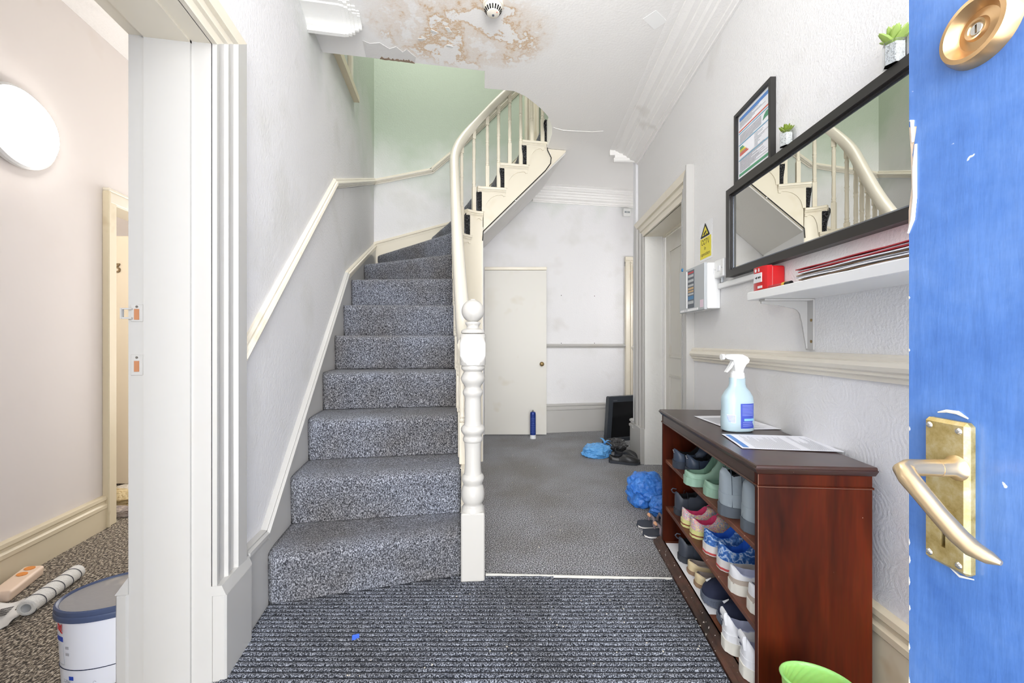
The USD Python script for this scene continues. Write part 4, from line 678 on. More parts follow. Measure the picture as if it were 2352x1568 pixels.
def shoe_geo(L, W, H, sole_h, opening, wall=.004, n=2.8, sgn=1, lean=0., wf=None, solez=0.0):
    ts = TS; Hf = lambda t: float(np.interp(t, [h[0] for h in H], [h[1] for h in H])); sh = lambda t: float(np.interp(t, [0, .3, .6, 1], sole_h))
    out = loft([ring_(t * L, shoe_w(t, W, wf), max(Hf(t) - sh(t), .004), sh(t) - .002, n, dx=sgn * bend(t, W)) for t in ts])
    t0, t1 = opening; tc = np.linspace(0, 1, 14); rc = []
    for f in tc:
        t = t0 + (t1 - t0) * f; e = min(1, 2.6 * math.sqrt(max(1e-4, f * (1 - f)))); w = max(.003, (shoe_w(t, W, wf) - wall) * (e ** .8) * (1 if f < .5 else .92))
        a = np.linspace(0, 2 * np.pi, 16, endpoint=False); rc.append((t, w, sh(t) + .008))
    lo = [[(sgn * bend(t, W) - w, t * L, z), (sgn * bend(t, W) + w, t * L, z), (sgn * bend(t, W) + w * .92, t * L, .4), (sgn * bend(t, W) - w * .92, t * L, .4)] for t, w, z in rc]
    cav = loft(lo); inn = loft([[(sgn * bend(t, W) + (x - sgn * bend(t, W)) * (1 - .0016 / max(w, .004)), y + (.0016 if i == 0 else -.0016 if i == 13 else 0), z_ + (.0016 if z_ < .39 else 0)) for x, y, z_ in r] for i, (r, (t, w, z)) in enumerate(zip(lo, rc))])
    O, C, I = man(out), man(cav), man(inn)
    up = tri(O - C); lin_ = tri((O ^ C) - I - mf.Manifold.cube((1, 1, 1), True).translate((0, 0, 10)))
    lin_.apply_translation((0, 0, -.0004))
    so = loft([[(sgn * bend(t, W) + s * (shoe_w(t, W, wf) + .0035), t * L + (-.0035 if t < .01 else .0035 if t > .99 else 0), z) for s, z in ((-1, solez + (.010 * max(0, (t - .75) / .25) ** 2)), (-.0, solez + .010 * max(0, (t - .75) / .25) ** 2), (1, solez + .010 * max(0, (t - .75) / .25) ** 2), (1.0, sh(t) + .004), (0, sh(t) + .004), (-1.0, sh(t) + .004))] for t in ts])
    return up, lin_, so, Hf, sh
def lace_set(L, W, Hf, sgn, t0=.50, t1=.70, n=4, r=.0026):
    out = []
    for k in range(n):
        t = t0 + (t1 - t0) * k / (n - 1); h = Hf(t); w = shoe_w(t, W) * .55; dx = sgn * bend(t, W)
        out.append(tube([(dx - w, t * L, h - .006), (dx - w * .5, t * L + .004, h + .0018), (dx + w * .5, t * L + .010, h + .0018), (dx + w, t * L + .014, h - .006)], r, 6))
    return out
def shoe(style, name, label, loc, rotz, sgn, group=None, z=0):
    S = STY[style]; t = thing(name, label, S['cat'], loc, rotz, group)
    up, ln_, so, Hf, sh = shoe_geo(S['L'], S['W'], S['H'], S['sole'], S['open'], S.get('wall', .004), S.get('n', 2.8), sgn, wf=S.get('wf'))
    obj('upper', up, S['upper'], t, smooth=50); obj('lining', ln_, S['lining'], t, smooth=50); obj('sole', so, S['solem'], t, smooth=40)
    L, W = S['L'], S['W']
    if S.get('laces'): 
        for l in lace_set(L, W, Hf, sgn, *S['laces'][1:]): obj('lace', l, S['laces'][0], t)
    if S.get('stripe'):
        m_, lo_, hi_ = S['stripe']; obj('sole_stripe', loft([[(sgn * bend(x, W) + s * (shoe_w(x, W) + .0042), x * L - (.0042 if x < .01 else 0), sh(x) * f) for s, f in ((-1, lo_), (1, lo_), (1, hi_), (-1, hi_))] for x in TS[:-2]]), m_, t)
    if S.get('band'):     # a coloured band round the heel counter
        m_, z0, z1, te = S['band']; obj('heel_band', heel_band(L, W, sgn, z0, z1, te), m_, t, smooth=60)
    if S.get('loop'):
        h = Hf(.0); obj('pull_loop', tube([(0, .008, h - .012), (0, -.010, h - .006), (0, -.018, h + .006), (0, -.010, h + .014), (0, .006, h + .010)], .0028, 8), S['upper'], t)
    if S.get('seams'):
        for f in S['seams']:
            P = []
            for a in np.linspace(0, math.pi, 15):
                w = shoe_w(f, W); hh = max(Hf(f) - sh(f), .01); P.append((sgn * bend(f, W) + (w + .0006) * np.sign(math.cos(a)) * abs(math.cos(a)) ** (2 / 2.8), f * L, sh(f) + (hh + .0006) * abs(math.sin(a)) ** (2 / 2.8)))
            n_ = S.get('seamspan', 5); obj('seam', tube(P[:n_], .0011, 5), S['seamm'], t); obj('seam', tube(P[-n_:], .0011, 5), S['seamm'], t)
    if S.get('backseam'): obj('back_seam', tube([(sgn * bend(0, W) * 0, -.0008 + .0008 * k, sh(0) + (Hf(0) - sh(0)) * k / 8) for k in range(8)], .0016, 6), S['seamm'], t)
    if S.get('extra'): S['extra'](t, L, W, Hf, sh, sgn)
    return t
def heel_band(L, W, sgn, z0, z1, te, out=.0012):
    hx = [x for x in TS if x < .139] + list(np.linspace(.14, max(te, .16), 6)); xs = [(x, -1) for x in hx[::-1]] + [(x, 1) for x in hx[1:]]
    R = []
    for x, s in xs:
        w = shoe_w(x, W) + out; yy = x * L - (out if x < .02 else 0); o = 1 if abs(s) == 1 else abs(s) * .75
        cx = sgn * bend(x, W); px = cx + np.sign(s) * w * (1 if abs(s) == 1 else .7) if s else cx
        R.append([(px, yy, z0), (px, yy, z1), (cx + (px - cx) * .95, yy + .002, z1), (cx + (px - cx) * .95, yy + .002, z0)])
    return loft(R)
plain('leather_navy', (60, 72, 92), .42); plain('leather_navy_sole', (54, 62, 76), .6); plain('lining_black', (14, 15, 20), .9); plain('lining_navy', (20, 24, 40), .9)
plain('eva_green', (148, 182, 160), .6); plain('eva_green_in', (120, 156, 134), .7)
painted('suede_grey', (150, 160, 166), .9, .3, 60, (126, 138, 146), (172, 180, 184), 14, .2); plain('suede_sole', (92, 100, 108), .7); plain('stitch_dark', (74, 84, 94), .8)
plain('rubber_black', (66, 72, 84), .45); plain('rubber_blk_sole', (58, 62, 70), .8)
spotted('floral_pink', [(240, 140, 168), (246, 226, 222), (226, 220, 150), (240, 170, 176), (150, 190, 210), (246, 214, 210), (232, 110, 140)], 62, .7); plain('pink_in', (222, 72, 120), .8); plain('sole_lime', (226, 224, 150), .5); plain('stripe_brown', (140, 70, 50), .6)
mk('mesh_blue', {'g': ('geometry', {}), 'w': ('wave_texture', dict(scale=16, distortion=14, detail=3, detail_scale=2.0, bands_direction='diagonal')), 'r': ('rgb_ramp', dict(ramp=[(0, lin((40, 92, 170))), (.5, lin((84, 136, 206))), (.82, lin((112, 156, 218))), (.97, lin((190, 208, 234)))])), 'n': ('noise_texture', dict(scale=300)), 'b': ('bump', dict(strength=.3, distance=.001)), 'p': ('principled_bsdf', dict(roughness=.6))}, [('g.position', 'w.vector'), ('w.fac', 'r.fac'), ('r.color', 'p.base_color'), ('g.position', 'n.vector'), ('n.fac', 'b.height'), ('b.normal', 'p.normal')])
plain('blue_in', (34, 98, 206), .8); plain('sole_white', (234, 230, 226), .5); plain('stripe_red', (206, 84, 84), .5); plain('shoe_white', (238, 238, 240), .5); plain('shoe_white_in', (206, 210, 232), .8); plain('sole_cream', (234, 230, 218), .5); plain('shoe_beige', (190, 176, 162), .7)
plain('flat_cream', (232, 212, 170), .45); plain('flat_in', (190, 176, 168), .8); plain('flat_sole', (150, 122, 96), .7); plain('canvas_navy', (34, 40, 66), .8); plain('sole_grey_blue', (104, 112, 128), .7); plain('chrome', (200, 200, 205), .2, .9)
def x_navy(t, L, W, Hf, sh, sgn):
    for k in range(3): obj('stud', cat(trimesh.creation.icosphere(2, .0026)).apply_translation((-.006 + k * .006, -.0015, Hf(0) - .012 - .004 * k)), 'chrome', t)
    obj('welt', heel_band(L, W, sgn, .030, .034, .6, .004), 'leather_navy_sole', t, smooth=60)
def x_white(t, L, W, Hf, sh, sgn):
    tb = obj('heel_tab', loft([[(-.018, .004, z), (.018, .004, z), (.016, y, z), (-.016, y, z)] for z, y in ((Hf(0) - .034, -.002), (Hf(0) - .018, -.0045), (Hf(0) - .002, -.006), (Hf(0) + .008, -.003))]), 'shoe_white', t, smooth=50)
    P = [(-.012, 0), (-.0095, .0035), (-.0098, .0015), (-.007, .0008), (.004, .0045), (-.0055, -.0022), (-.0095, -.0025)]
    obj('swoosh', prism(Polygon(P), .0006, (-.001, -.0062, Hf(0) - .012), WX, WZ, NQ), 'ink_navy2', tb); obj('lettering', text('AIR', .0055, (-.006 + .004, -.0064, Hf(0) - .024), WX, WZ, .0005, True), 'ink_navy2', tb)
    obj('tongue', loft([[(sgn * bend(.5, W) - .022, .42 * L, .085), (sgn * bend(.5, W) + .022, .42 * L, .085), (sgn * bend(.5, W) + .022, .425 * L, .09), (sgn * bend(.5, W) - .022, .425 * L, .09)], [(sgn * bend(.5, W) - .025, .37 * L, .118), (sgn * bend(.5, W) + .025, .37 * L, .118), (sgn * bend(.5, W) + .025, .385 * L, .122), (sgn * bend(.5, W) - .025, .385 * L, .122)]]), 'shoe_white_in', t)
    obj('side_panel', heel_band(L, W, sgn, .035, .060, .55, .001), 'shoe_white', t, smooth=60)
plain('ink_navy2', (34, 44, 70), .5)
def x_clog(t, L, W, Hf, sh, sgn): pass
def x_velcro(t, L, W, Hf, sh, sgn): obj('strap', heel_band(L, W, sgn, .032, .050, .42, .0016), 'shoe_beige', t, smooth=60)
def x_chunk(t, L, W, Hf, sh, sgn):
    obj('label', prism(Polygon([(-.006, 0), (.008, 0), (-.002, .024), (-.006, .022)]), .001, (sgn * bend(.86, W) + .01, .93 * L, Hf(.9) - .004), WX, (0, -.75, .66), (0, .66, .75)), 'paper_white', t)
    for k in range(14):
        x = .55 + .44 * k / 13
        for s in (-1, 1):
            w = shoe_w(x, W) + .0045; obj('tread_lug', mv(box(-.0015, .0015, -.003, .003, .006, .026), sgn * bend(x, W) + s * w, x * L), 'sole_grey_blue', t)
STY = dict(
 navy=dict(cat='shoe', L=.255, W=.090, H=[(0, .092), (.06, .088), (.2, .078), (.32, .075), (.44, .105), (.52, .108), (.7, .078), (.88, .056), (1, .04)], sole=[.030, .026, .022, .02], open=(.025, .46), wall=.008, upper='leather_navy', lining='lining_black', solem='leather_navy_sole', seams=[.16, .34], seamm='lining_black', extra=x_navy),
 clog=dict(cat='clog', L=.265, W=.102, H=[(0, .060), (.08, .055), (.26, .056), (.34, .064), (.42, .100), (.50, .142), (.58, .160), (.68, .150), (.8, .115), (.92, .08), (1, .05)], sole=[.030, .024, .022, .02], open=(.02, .57), wall=.011, n=3.2, upper='eva_green', lining='eva_green_in', solem='eva_green', extra=x_clog),
 boot=dict(cat='boot', L=.265, W=.094, H=[(0, .150), (.05, .165), (.12, .178), (.22, .186), (.34, .184), (.44, .160), (.52, .125), (.7, .085), (.88, .062), (1, .045)], sole=[.034, .026, .024, .022], open=(.045, .40), wall=.006, upper='suede_grey', lining='lining_black', solem='suede_sole', seams=[.10, .22, .34], seamm='stitch_dark', seamspan=7, band=('suede_grey', .040, .078, .34), backseam=True),
 ankle=dict(cat='ankle boot', L=.25, W=.092, H=[(0, .108), (.1, .110), (.3, .112), (.42, .108), (.52, .088), (.7, .07), (.88, .055), (1, .04)], sole=[.024, .02, .018, .018], open=(.03, .42), wall=.005, upper='rubber_black', lining='lining_black', solem='rubber_blk_sole', loop=True, seams=[.20], seamm='rubber_blk_sole', seamspan=7, backseam=True),
 pink=dict(cat='trainer', L=.235, W=.084, H=[(0, .086), (.05, .080), (.2, .066), (.32, .064), (.44, .088), (.52, .088), (.7, .066), (.88, .05), (1, .034)], sole=[.030, .024, .02, .018], open=(.03, .46), wall=.008, upper='floral_pink', lining='pink_in', solem='sole_lime', laces=('pink_in',), stripe=('stripe_brown', .34, .52)),
 blue=dict(cat='running shoe', L=.252, W=.092, H=[(0, .100), (.05, .094), (.2, .076), (.32, .074), (.44, .104), (.52, .102), (.7, .072), (.88, .054), (1, .038)], sole=[.036, .028, .022, .02], open=(.03, .47), wall=.009, upper='mesh_blue', lining='blue_in', solem='sole_white', laces=('sole_white',), stripe=('stripe_red', .12, .34)),
 velcro=dict(cat='shoe', L=.25, W=.086, H=[(0, .088), (.05, .086), (.2, .074), (.32, .07), (.44, .09), (.52, .088), (.7, .068), (.88, .052), (1, .034)], sole=[.032, .028, .026, .024], open=(.03, .44), wall=.005, upper='shoe_white', lining='shoe_white_in', solem='sole_cream', extra=x_velcro),
 flat=dict(cat='flat shoe', L=.245, W=.080, H=[(0, .056), (.1, .052), (.3, .044), (.5, .040), (.66, .044), (.8, .044), (1, .028)], sole=[.012, .010, .008, .008], open=(.02, .70), wall=.003, n=4, upper='flat_cream', lining='flat_in', solem='flat_sole'),
 chunky=dict(cat='shoe', L=.262, W=.098, H=[(0, .105), (.1, .10), (.3, .095), (.42, .115), (.55, .105), (.7, .092), (.86, .082), (.95, .066), (1, .05)], sole=[.032, .030, .032, .03], open=(.04, .42), wall=.006, n=2.3, upper='canvas_navy', lining='lining_navy', solem='sole_grey_blue', extra=x_chunk, laces=('lining_black', .46, .62, 3)),
 sneaker=dict(cat='sneaker', L=.28, W=.094, H=[(0, .118), (.05, .116), (.12, .098), (.24, .088), (.34, .088), (.44, .112), (.52, .110), (.7, .080), (.88, .06), (1, .042)], sole=[.034, .032, .030, .028], open=(.025, .46), wall=.007, upper='shoe_white', lining='shoe_white_in', solem='sole_cream', laces=('shoe_white',), extra=x_white))
IN = BROT - 90
SH = [('navy', 'trainer', 'navy leather slip-on on the top shelf, nearer the far end panel', .012, .790, S1, 0, 1), ('navy', 'trainer', 'navy leather slip-on on the top shelf, beside the green clogs', .038, .690, S1, 2, -1),
 ('clog', 'clog', 'sage green clog on the top shelf beside the navy slip-ons', -.012, .560, S1, 3, 1), ('clog', 'clog', 'sage green clog on the top shelf beside the grey boots', .022, .438, S1, 0, -1),
 ('boot', 'boot', 'grey suede boot on the top shelf beside the green clogs', .004, .262, S1, -2, 1), ('boot', 'boot', 'grey suede boot on the top shelf against the near side panel', .024, .140, S1, -4, -1),
 ('ankle', 'ankle_boot', 'black ankle boot with heel loop on the middle shelf', .030, .830, S2, 0, 1),
 ('pink', 'trainer', 'pink floral trainer on the middle shelf, beside the black boot', .022, .700, S2, 3, 1), ('pink', 'trainer', 'pink floral trainer on the middle shelf, beside the blue shoes', .026, .598, S2, 3, -1),
 ('blue', 'running_shoe', 'blue running shoe on the middle shelf, beside the pink trainers', .030, .462, S2, 4, 1), ('blue', 'running_shoe', 'blue running shoe on the middle shelf, beside the white shoes', .038, .350, S2, 4, -1),
 ('velcro', 'shoe', 'white and beige shoe on the middle shelf beside the blue shoes', .018, .215, S2, -4, 1), ('velcro', 'shoe', 'white and beige shoe half hidden behind the near side panel', .030, .112, S2, -4, -1),
 ('ankle', 'ankle_boot', 'black ankle boot with heel loop on the bottom shelf', .020, .740, S0 + .001, 2, 1),
 ('flat', 'flat_shoe', 'cream flat pump on the bottom shelf beside the black boot',   .026, .637, S0 + .001, 2, 1), ('flat', 'flat_shoe', 'cream flat pump on the bottom shelf beside the navy shoes', .022, .541, S0 + .001, 3, -1),
 ('chunky', 'shoe', 'thick-soled navy shoe, toe outwards, beside the cream pumps', .272, .420, S0 + .001, 176, 1), ('chunky', 'shoe', 'thick-soled navy shoe, toe outwards, beside the white sneakers', .282, .300, S0 + .001, 178, -1),
 ('sneaker', 'sneaker', 'white sneaker with heel logo on the bottom shelf beside the navy shoes', -.014, .190, S0 + .001, -1, 1), ('sneaker', 'sneaker', 'white sneaker on the bottom shelf against the near side panel', -.006, .082, S0 + .001, -1, -1)]
for st_, nm, lb, a, b, z, r, sg in SH: shoe(st_, nm, lb, bw_(a, b, z + .001), IN + r, sg)
t = thing('paper_sheet', 'white paper lining under the shoes on the bottom shelf', 'paper', bw_(0, 0, S0), BROT); obj('sheet', box(.006, .22, .36, .90, .0002, .0009), 'paper_white', t)
# black shoes and sandals on the floor
plain('leather_black', (40, 40, 42), .35); plain('sandal_dark', (58, 62, 72), .7); plain('sandal_strap', (132, 120, 126), .8); plain('sandal_tan', (206, 156, 122), .8)
STY['loafer'] = dict(STY['navy'], upper='leather_black', lining='lining_black', solem='rubber_blk_sole', extra=None, H=[(0, .07), (.1, .066), (.3, .058), (.45, .075), (.55, .08), (.7, .07), (.88, .055), (1, .04)], sole=[.022, .016, .014, .014])
shoe('loafer', 'shoe', 'black leather shoe in front of the television, pointing at the bookcase', (1.455, 3.36, .001), -115, 1); shoe('loafer', 'shoe', 'black leather shoe tucked between the blue bag and the wall plinth', (1.60, 3.55, .001), -150, -1)
def sandal(label, x, y, rz):
    t = thing('sandal', label, 'sandal', (x, y, .001), rz)
    obj('sole', loft([[(s * shoe_w(f, .085), f * .22, z) for s, z in ((-1, 0), (1, 0), (1, .018), (-1, .018))] for f in np.linspace(0, 1, 14)]), 'sandal_dark', t); obj('rim', loft([[(s * (shoe_w(f, .085) + .002), f * .22 , z) for s, z in ((-1, .004), (1, .004), (1, .011), (-1, .011))] for f in np.linspace(0.02, .98, 14)]), 'sole_white', t)
    for f, h in ((.60, .045), (.38, .055)): 
        w = shoe_w(f, .085); obj('strap', sweepxy([(w * math.cos(a), f * .22, .012 + h * math.sin(a)) for a in np.linspace(0, math.pi, 12)], [(-.011, -.002), (.011, -.002), (.011, .002), (-.011, .002)], up=(0, .01, 1)) if False else tube([(w * math.cos(a), f * .22 + .004 * math.sin(5 * a), .012 + h * math.sin(a)) for a in np.linspace(0, math.pi, 12)], .0075, 8), 'sandal_strap', t)
    obj('toe_bow', cat(tube([(-.012, .145, .058), (0, .150, .066), (.012, .145, .058)], [.005, .010, .005], 8)), 'sandal_tan', t, label='tan knotted bow')
s0 = rw(.845, 2.365); s1_ = rw(.845, 2.265); s2_ = rw(.75, 2.45)
sandal('dark strappy sandal beyond the bookcase, further from the camera', s0[0], s0[1], 82); sandal('dark strappy sandal against the bookcase foot, nearer the camera', s1_[0], s1_[1], 86)

# ------------------------------------------------------------------ on top of the bookcase
mk('paper_print', {'p': ('principled_bsdf', dict(base_color=lin((243, 243, 248)), roughness=.55))}, [])
def letter(label, a, b, rz, wv, head):
    t = thing('letter', label, 'letter', bw_(a, b, .7004), BROT + rz)
    w, h = .21, .297; X, Y = np.meshgrid(np.linspace(-w / 2, w / 2, 9), np.linspace(-h / 2, h / 2, 13), indexing='ij'); f = lambda x, y: .0008 + wv * (.5 + .5 * np.sin(x * 24 + y * 9)) * (.35 + np.abs(x) * 6)
    g_ = grid(np.stack([X, Y, f(X, Y)], -1)); n_ = len(g_.vertices); v2 = np.vstack([g_.vertices + [0, 0, .0004], g_.vertices]); obj('sheet', trimesh.Trimesh(v2, np.vstack([g_.faces, g_.faces[:, ::-1] + n_]), process=False), 'paper_print', t, smooth=60)
    fx = lambda x0, x1, y0, y1: (lambda xs, ys: grid([[(x, y, f(x, y) + .0009) for y in ys] for x in xs]))(np.linspace(x0, x1, 9), np.linspace(y0, y1, 9))
    if head: obj('header_band', fx(-.09, .09, .122, .140), 'ink_blue', t)
    rg = np.random.default_rng(int(a * 1000)); 
    obj('text_lines', [fx(-.092, rg.uniform(.0, .09), y, y + .0016) for y in list(np.arange(-.125, -.06, .0062)) + list(np.arange(-.03, .105, .0062))], 'ink_grey', t, kind='stuff')
letter('printed white letter with a blue header lying beside the spray bottle', .196, .262, 84, .0030, True)
letter('plain printed letter against the wall behind the spray bottle', .212, .62, 6, .0012, False)
plain('bottle_aqua', (184, 206, 214), .22); plain('label_blue', (70, 88, 190), .35); plain('label_line', (150, 162, 226), .4); plain('label_cyan', (136, 196, 236), .4); plain('label_white', (232, 236, 244), .4)
t = thing('spray_bottle', 'pale aqua spray bottle with white trigger and blue label', 'spray bottle', bw_(.150, .455, .7004), BROT + 8)
rr = [(0, .0), (.036, .0), (.0395, .006), (.0395, .03), (.038, .075), (.0375, .088), (.034, .105), (.027, .120), (.0205, .131), (.0185, .140), (.019, .158), (.0175, .162), (0, .162)]
bd = loft([[(x * 1.22, y * .78, z) for x, y in [(r * np.sign(math.cos(a)) * abs(math.cos(a)) ** .82, r * np.sign(math.sin(a)) * abs(math.sin(a)) ** .82) for a in np.linspace(0, 2 * np.pi, 32, endpoint=False)]] for r, z in [(.034, 0), (.0385, .005), (.039, .03), (.0375, .07), (.038, .092), (.036, .104), (.029, .120), (.0215, .131), (.019, .142), (.019, .160)]])
UsdGeom.Xformable(t).AddScaleOp().Set(Gf.Vec3f(1.3, 1.3, 1.3)); obj('body', bd, 'bottle_aqua', t, smooth=60)
yl = -.0302
def lb(x0, x1, z0, z1, m, nm='label', o=0, par=None):
    c = .0375; P = []
    for x in np.linspace(x0, x1, 7):
        y = -.78 * c * (max(0, 1 - (abs(x) / (c * 1.22)) ** 2.44)) ** (1 / 2.44) - .0016 - o; P.append([(x, y, z0), (x, y, z1)])
    g_ = grid(P); return obj(nm, g_, m, par or t, smooth=60)
bl = lb(-.008, .036, .012, .085, 'label_blue', 'blue_label')
for z in np.arange(.050, .080, .0042): lb(-.004, .032, z, z + .0014, 'label_line', 'text_line', .0004, bl)
lb(.002, .035, .034, .041, 'label_cyan', 'cyan_bar', .0004, bl)
for z in (.019, .024, .029): lb(-.002, .028, z, z + .0014, 'label_line', 'text_line', .0004, bl)
bl2 = lb(-.044, -.022, .028, .052, 'label_white', 'white_label')
for z in np.arange(.031, .050, .004): lb(-.042, -.024, z, z + .0018, 'label_line', 'text_line', .0004, bl2)
obj('collar', lathe([(0, .158), (.0195, .158), (.0205, .162), (.0195, .174), (.014, .18), (0, .18)], 24), 'plastic_white', t)
hd = prism(Polygon([(-.012, .176), (.012, .176), (.014, .186), (.022, .200), (.030, .206), (.032, .214), (.026, .222), (.010, .230), (-.020, .231), (-.040, .229), (-.043, .222), (-.038, .217), (-.018, .213), (-.014, .200)]), .022, (0, .011, 0), WX, WZ, NQ)
obj('trigger_head', hd, 'plastic_white', t); obj('trigger', prism(Polygon([(-.016, .212), (-.010, .208), (-.020, .190), (-.034, .176), (-.038, .177), (-.028, .192)]), .012, (0, .006, 0), WX, WZ, NQ), 'plastic_white', t); obj('nozzle', cyl(.009, (-.042, 0, .2225), (-.050, 0, .2225), 14), 'plastic_white', t)

# ------------------------------------------------------------------ bin, bags, television, canister
mk('bin_green', {'g': ('geometry', {}), 'p': ('principled_bsdf', dict(base_color=lin((158, 214, 118)), roughness=.35, transmission_weight=0.0, subsurface_weight=.3, subsurface_scale=.01))}, [])
bc = rw(.72, 1.035); t = thing('waste_bin', 'lime green plastic tub with woven texture in the front corner', 'bin', (bc[0], bc[1], 0.0), -RWA - 22)
RX, RY, HB = .078, .057, .210
def er(f, z, o=0): return [((RX * f + o) * math.cos(a), (RY * f + o) * math.sin(a), z) for a in np.linspace(0, 2 * np.pi, 96, endpoint=False)]
zs = np.linspace(.004, HB, 40); rings = [er(.8, .002)] + [er(.80 + .2 * z / HB, z) for z in zs] + [er(1.0, HB + .002, -.002)]
def inner(z, i): return [((RX * (.80 + .2 * z / HB) - .004 + .0006 * (1 if (k // 2 + i // 2) % 2 else -1)) * math.cos(a), (RY * (.80 + .2 * z / HB) - .004 + .0006 * (1 if (k // 2 + i // 2) % 2 else -1)) * math.sin(a), z) for k, a in enumerate(np.linspace(0, 2 * np.pi, 96, endpoint=False))]
rings += [inner(z, i) for i, z in enumerate(zs[::-1])]
obj('tub', loft(rings), 'bin_green', t, smooth=40)
obj('rim', tube([((RX + .001) * math.cos(a), (RY + .001) * math.sin(a), HB + .001) for a in np.linspace(0, 2 * np.pi, 64, endpoint=False)], .0035, 8, closed=True), 'bin_green', t)
obj('handle', tube([((RX * .985 + .002) * math.cos(a), (RY * .985 + .002) * math.sin(a), HB - .022 + .012 * math.sin((a - 4.3) / .9 * math.pi)) for a in np.linspace(4.3, 5.2, 14)], .003, 8), 'bin_green', t)
def bag(name, label, loc, sx, sy, sz, mat, seed, knot=None, rz0=0):
    t = thing(name, label, 'bag', loc, rz0)
    m = trimesh.creation.icosphere(5, 1.0); v = m.vertices; f = meshkit.fbm(v * 1.5 + seed * 7, 3, seed) - .5; fr = np.abs(meshkit.fbm(v * 2.6 + seed * 3, 3, seed + 9) - .5)
    r = 1 + .6 * f + .42 * fr; v = v * r[:, None] * A([sx, sy, sz]); v[:, 2] = np.maximum(v[:, 2], -.62 * sz); v[:, 2] += .62 * sz + .001; m.vertices = v; obj('body', m, mat, t, smooth=True)
    if knot is not None:
        k0 = A(knot); obj('knot', mv(trimesh.creation.icosphere(2, .013), *k0), mat, t)
        for d_ in ((.06, .02, .0), (-.02, .05, .025), (.05, -.035, -.03)):
            P = [k0 + A(d_) * s + A([0, 0, .012 * math.sin(s * 3)]) for s in np.linspace(0, 1, 7)]; obj('handle', sweepxy(P, [(-.013, -.002), (-.004, .003), (.006, -.002), (.014, .002), (.006, .0035), (-.004, .005)], up=(.2, .1, 1)), mat, t, smooth=60)
def bagmat(n, a, b): mk(n, {'g': ('geometry', {}), 'n': ('noise_texture', dict(scale=34, detail=4, distortion=1.2)), 'r': ('rgb_ramp', dict(ramp=[(.3, lin(a)), (.7, lin(b))])), 'b': ('bump', dict(strength=.7, distance=.01)), 'p': ('principled_bsdf', dict(roughness=.28))}, [('g.position', 'n.vector'), ('n.fac', 'r.fac'), ('r.color', 'p.base_color'), ('n.fac', 'b.height'), ('b.normal', 'p.normal')])
bagmat('bag_sky', (74, 146, 214), (110, 178, 236)); bagmat('bag_blue', (38, 104, 196), (74, 140, 224)); bagmat('bag_black', (24, 24, 26), (62, 62, 64))
bagmat('film_tan', (158, 132, 84), (222, 206, 164)); bagmat('film_clear', (200, 190, 170), (244, 240, 232)); bagmat('film_mauve', (120, 110, 110), (190, 176, 166))
bag('plastic_bag', 'sky blue plastic bag on the carpet beside the black shoes', (1.425, 3.57, 0), .135, .11, .070, 'bag_sky', 1, (.08, .0, .12))
g0 = rw(.785, 2.69); bag('plastic_bag', 'knotted royal blue plastic bag behind the bookcase', (g0[0], g0[1], 0), .125, .11, .118, 'bag_blue', 2, (-.115, -.06, .10))
g0 = rw(.83, 2.50); bag('plastic_bag', 'smaller royal blue bag squeezed against the bookcase end', (g0[0], g0[1], 0), .085, .07, .07, 'bag_blue', 3)
bag('plastic_bag', 'crumpled black bag between the television and the black shoes', (1.66, 3.72, 0), .12, .07, .07, 'bag_black', 5)
plain('tv_bezel', (52, 57, 64), .35); plain('tv_screen', (9, 10, 13), .12); plain('tv_chrome', (120, 124, 130), .3, .8)
t = thing('television', 'black flat screen television leaning at the end of the hall', 'television', (1.705, 4.045, 0), 0, rot=(6, 0, 10))
TW, TH_ = .62, .487
obj('casing', cat(prism(sbox(0, 0.002, TW, TH_).difference(sbox(.052, .045, TW - .052, TH_ - .060)), .03, (0, 0.0, 0), WX, WZ, NQ), box(.01, TW - .01, 0, .05, .01, TH_ - .01, .01)), 'tv_bezel', t); obj('screen', box(.050, TW - .050, -.022, 0, .043, TH_ - .058), 'tv_screen', t); obj('chrome_strip', box(.052, TW - .052, -.031, -.029, .038, .044), 'tv_chrome', t); obj('maker_badge', box(.052, .10, -.0308, -.0298, TH_ - .045, TH_ - .038), 'tv_chrome', t)
plain('can_blue', (38, 62, 140), .3, .3); plain('can_label', (84, 110, 186), .4); plain('can_white', (226, 228, 230), .4)
t = thing('gas_canister', 'small blue gas cylinder standing in front of the cupboard door', 'gas canister', (.998, 4.325, 0))
obj('foot', lathe([(0, 0), (.032, 0), (.033, .006), (.031, .045), (0, .045)], 28), 'can_white', t); obj('body', lathe([(0, .042), (.0315, .042), (.0315, .262), (.029, .278), (.024, .288), (.012, .291), (0, .291)], 32), 'can_blue', t); obj('valve', lathe([(0, .289), (.008, .29), (.008, .300), (.004, .303), (.004, .310), (0, .310)], 14), 'tv_chrome', t)
for k in range(9): obj('print_line', TM(tube([(.0318 * math.cos(a), .0318 * math.sin(a), .07 + k * .019) for a in np.linspace(-2.6, -1.1, 12)], .0018, 5), np.eye(4)), 'can_label', t)
t = thing('junction_box', 'small square off-white alarm box high on the end wall', 'junction box', (2.195, VB - .002, 2.585)); obj('box', rbox(-.045, .045, -.035, 0, -.045, .045, .006), 'plastic_white', t); obj('plate', box(-.034, .034, -.038, -.034, -.012, .012, .001), 'plastic_grey', t); obj('screw', cyl(.005, (-.022, -.037, .0), (-.022, -.040, .0), 10), 'plastic_dark', t); obj('screw', cyl(.005, (.022, -.037, .0), (.022, -.040, .0), 10), 'plastic_dark', t)
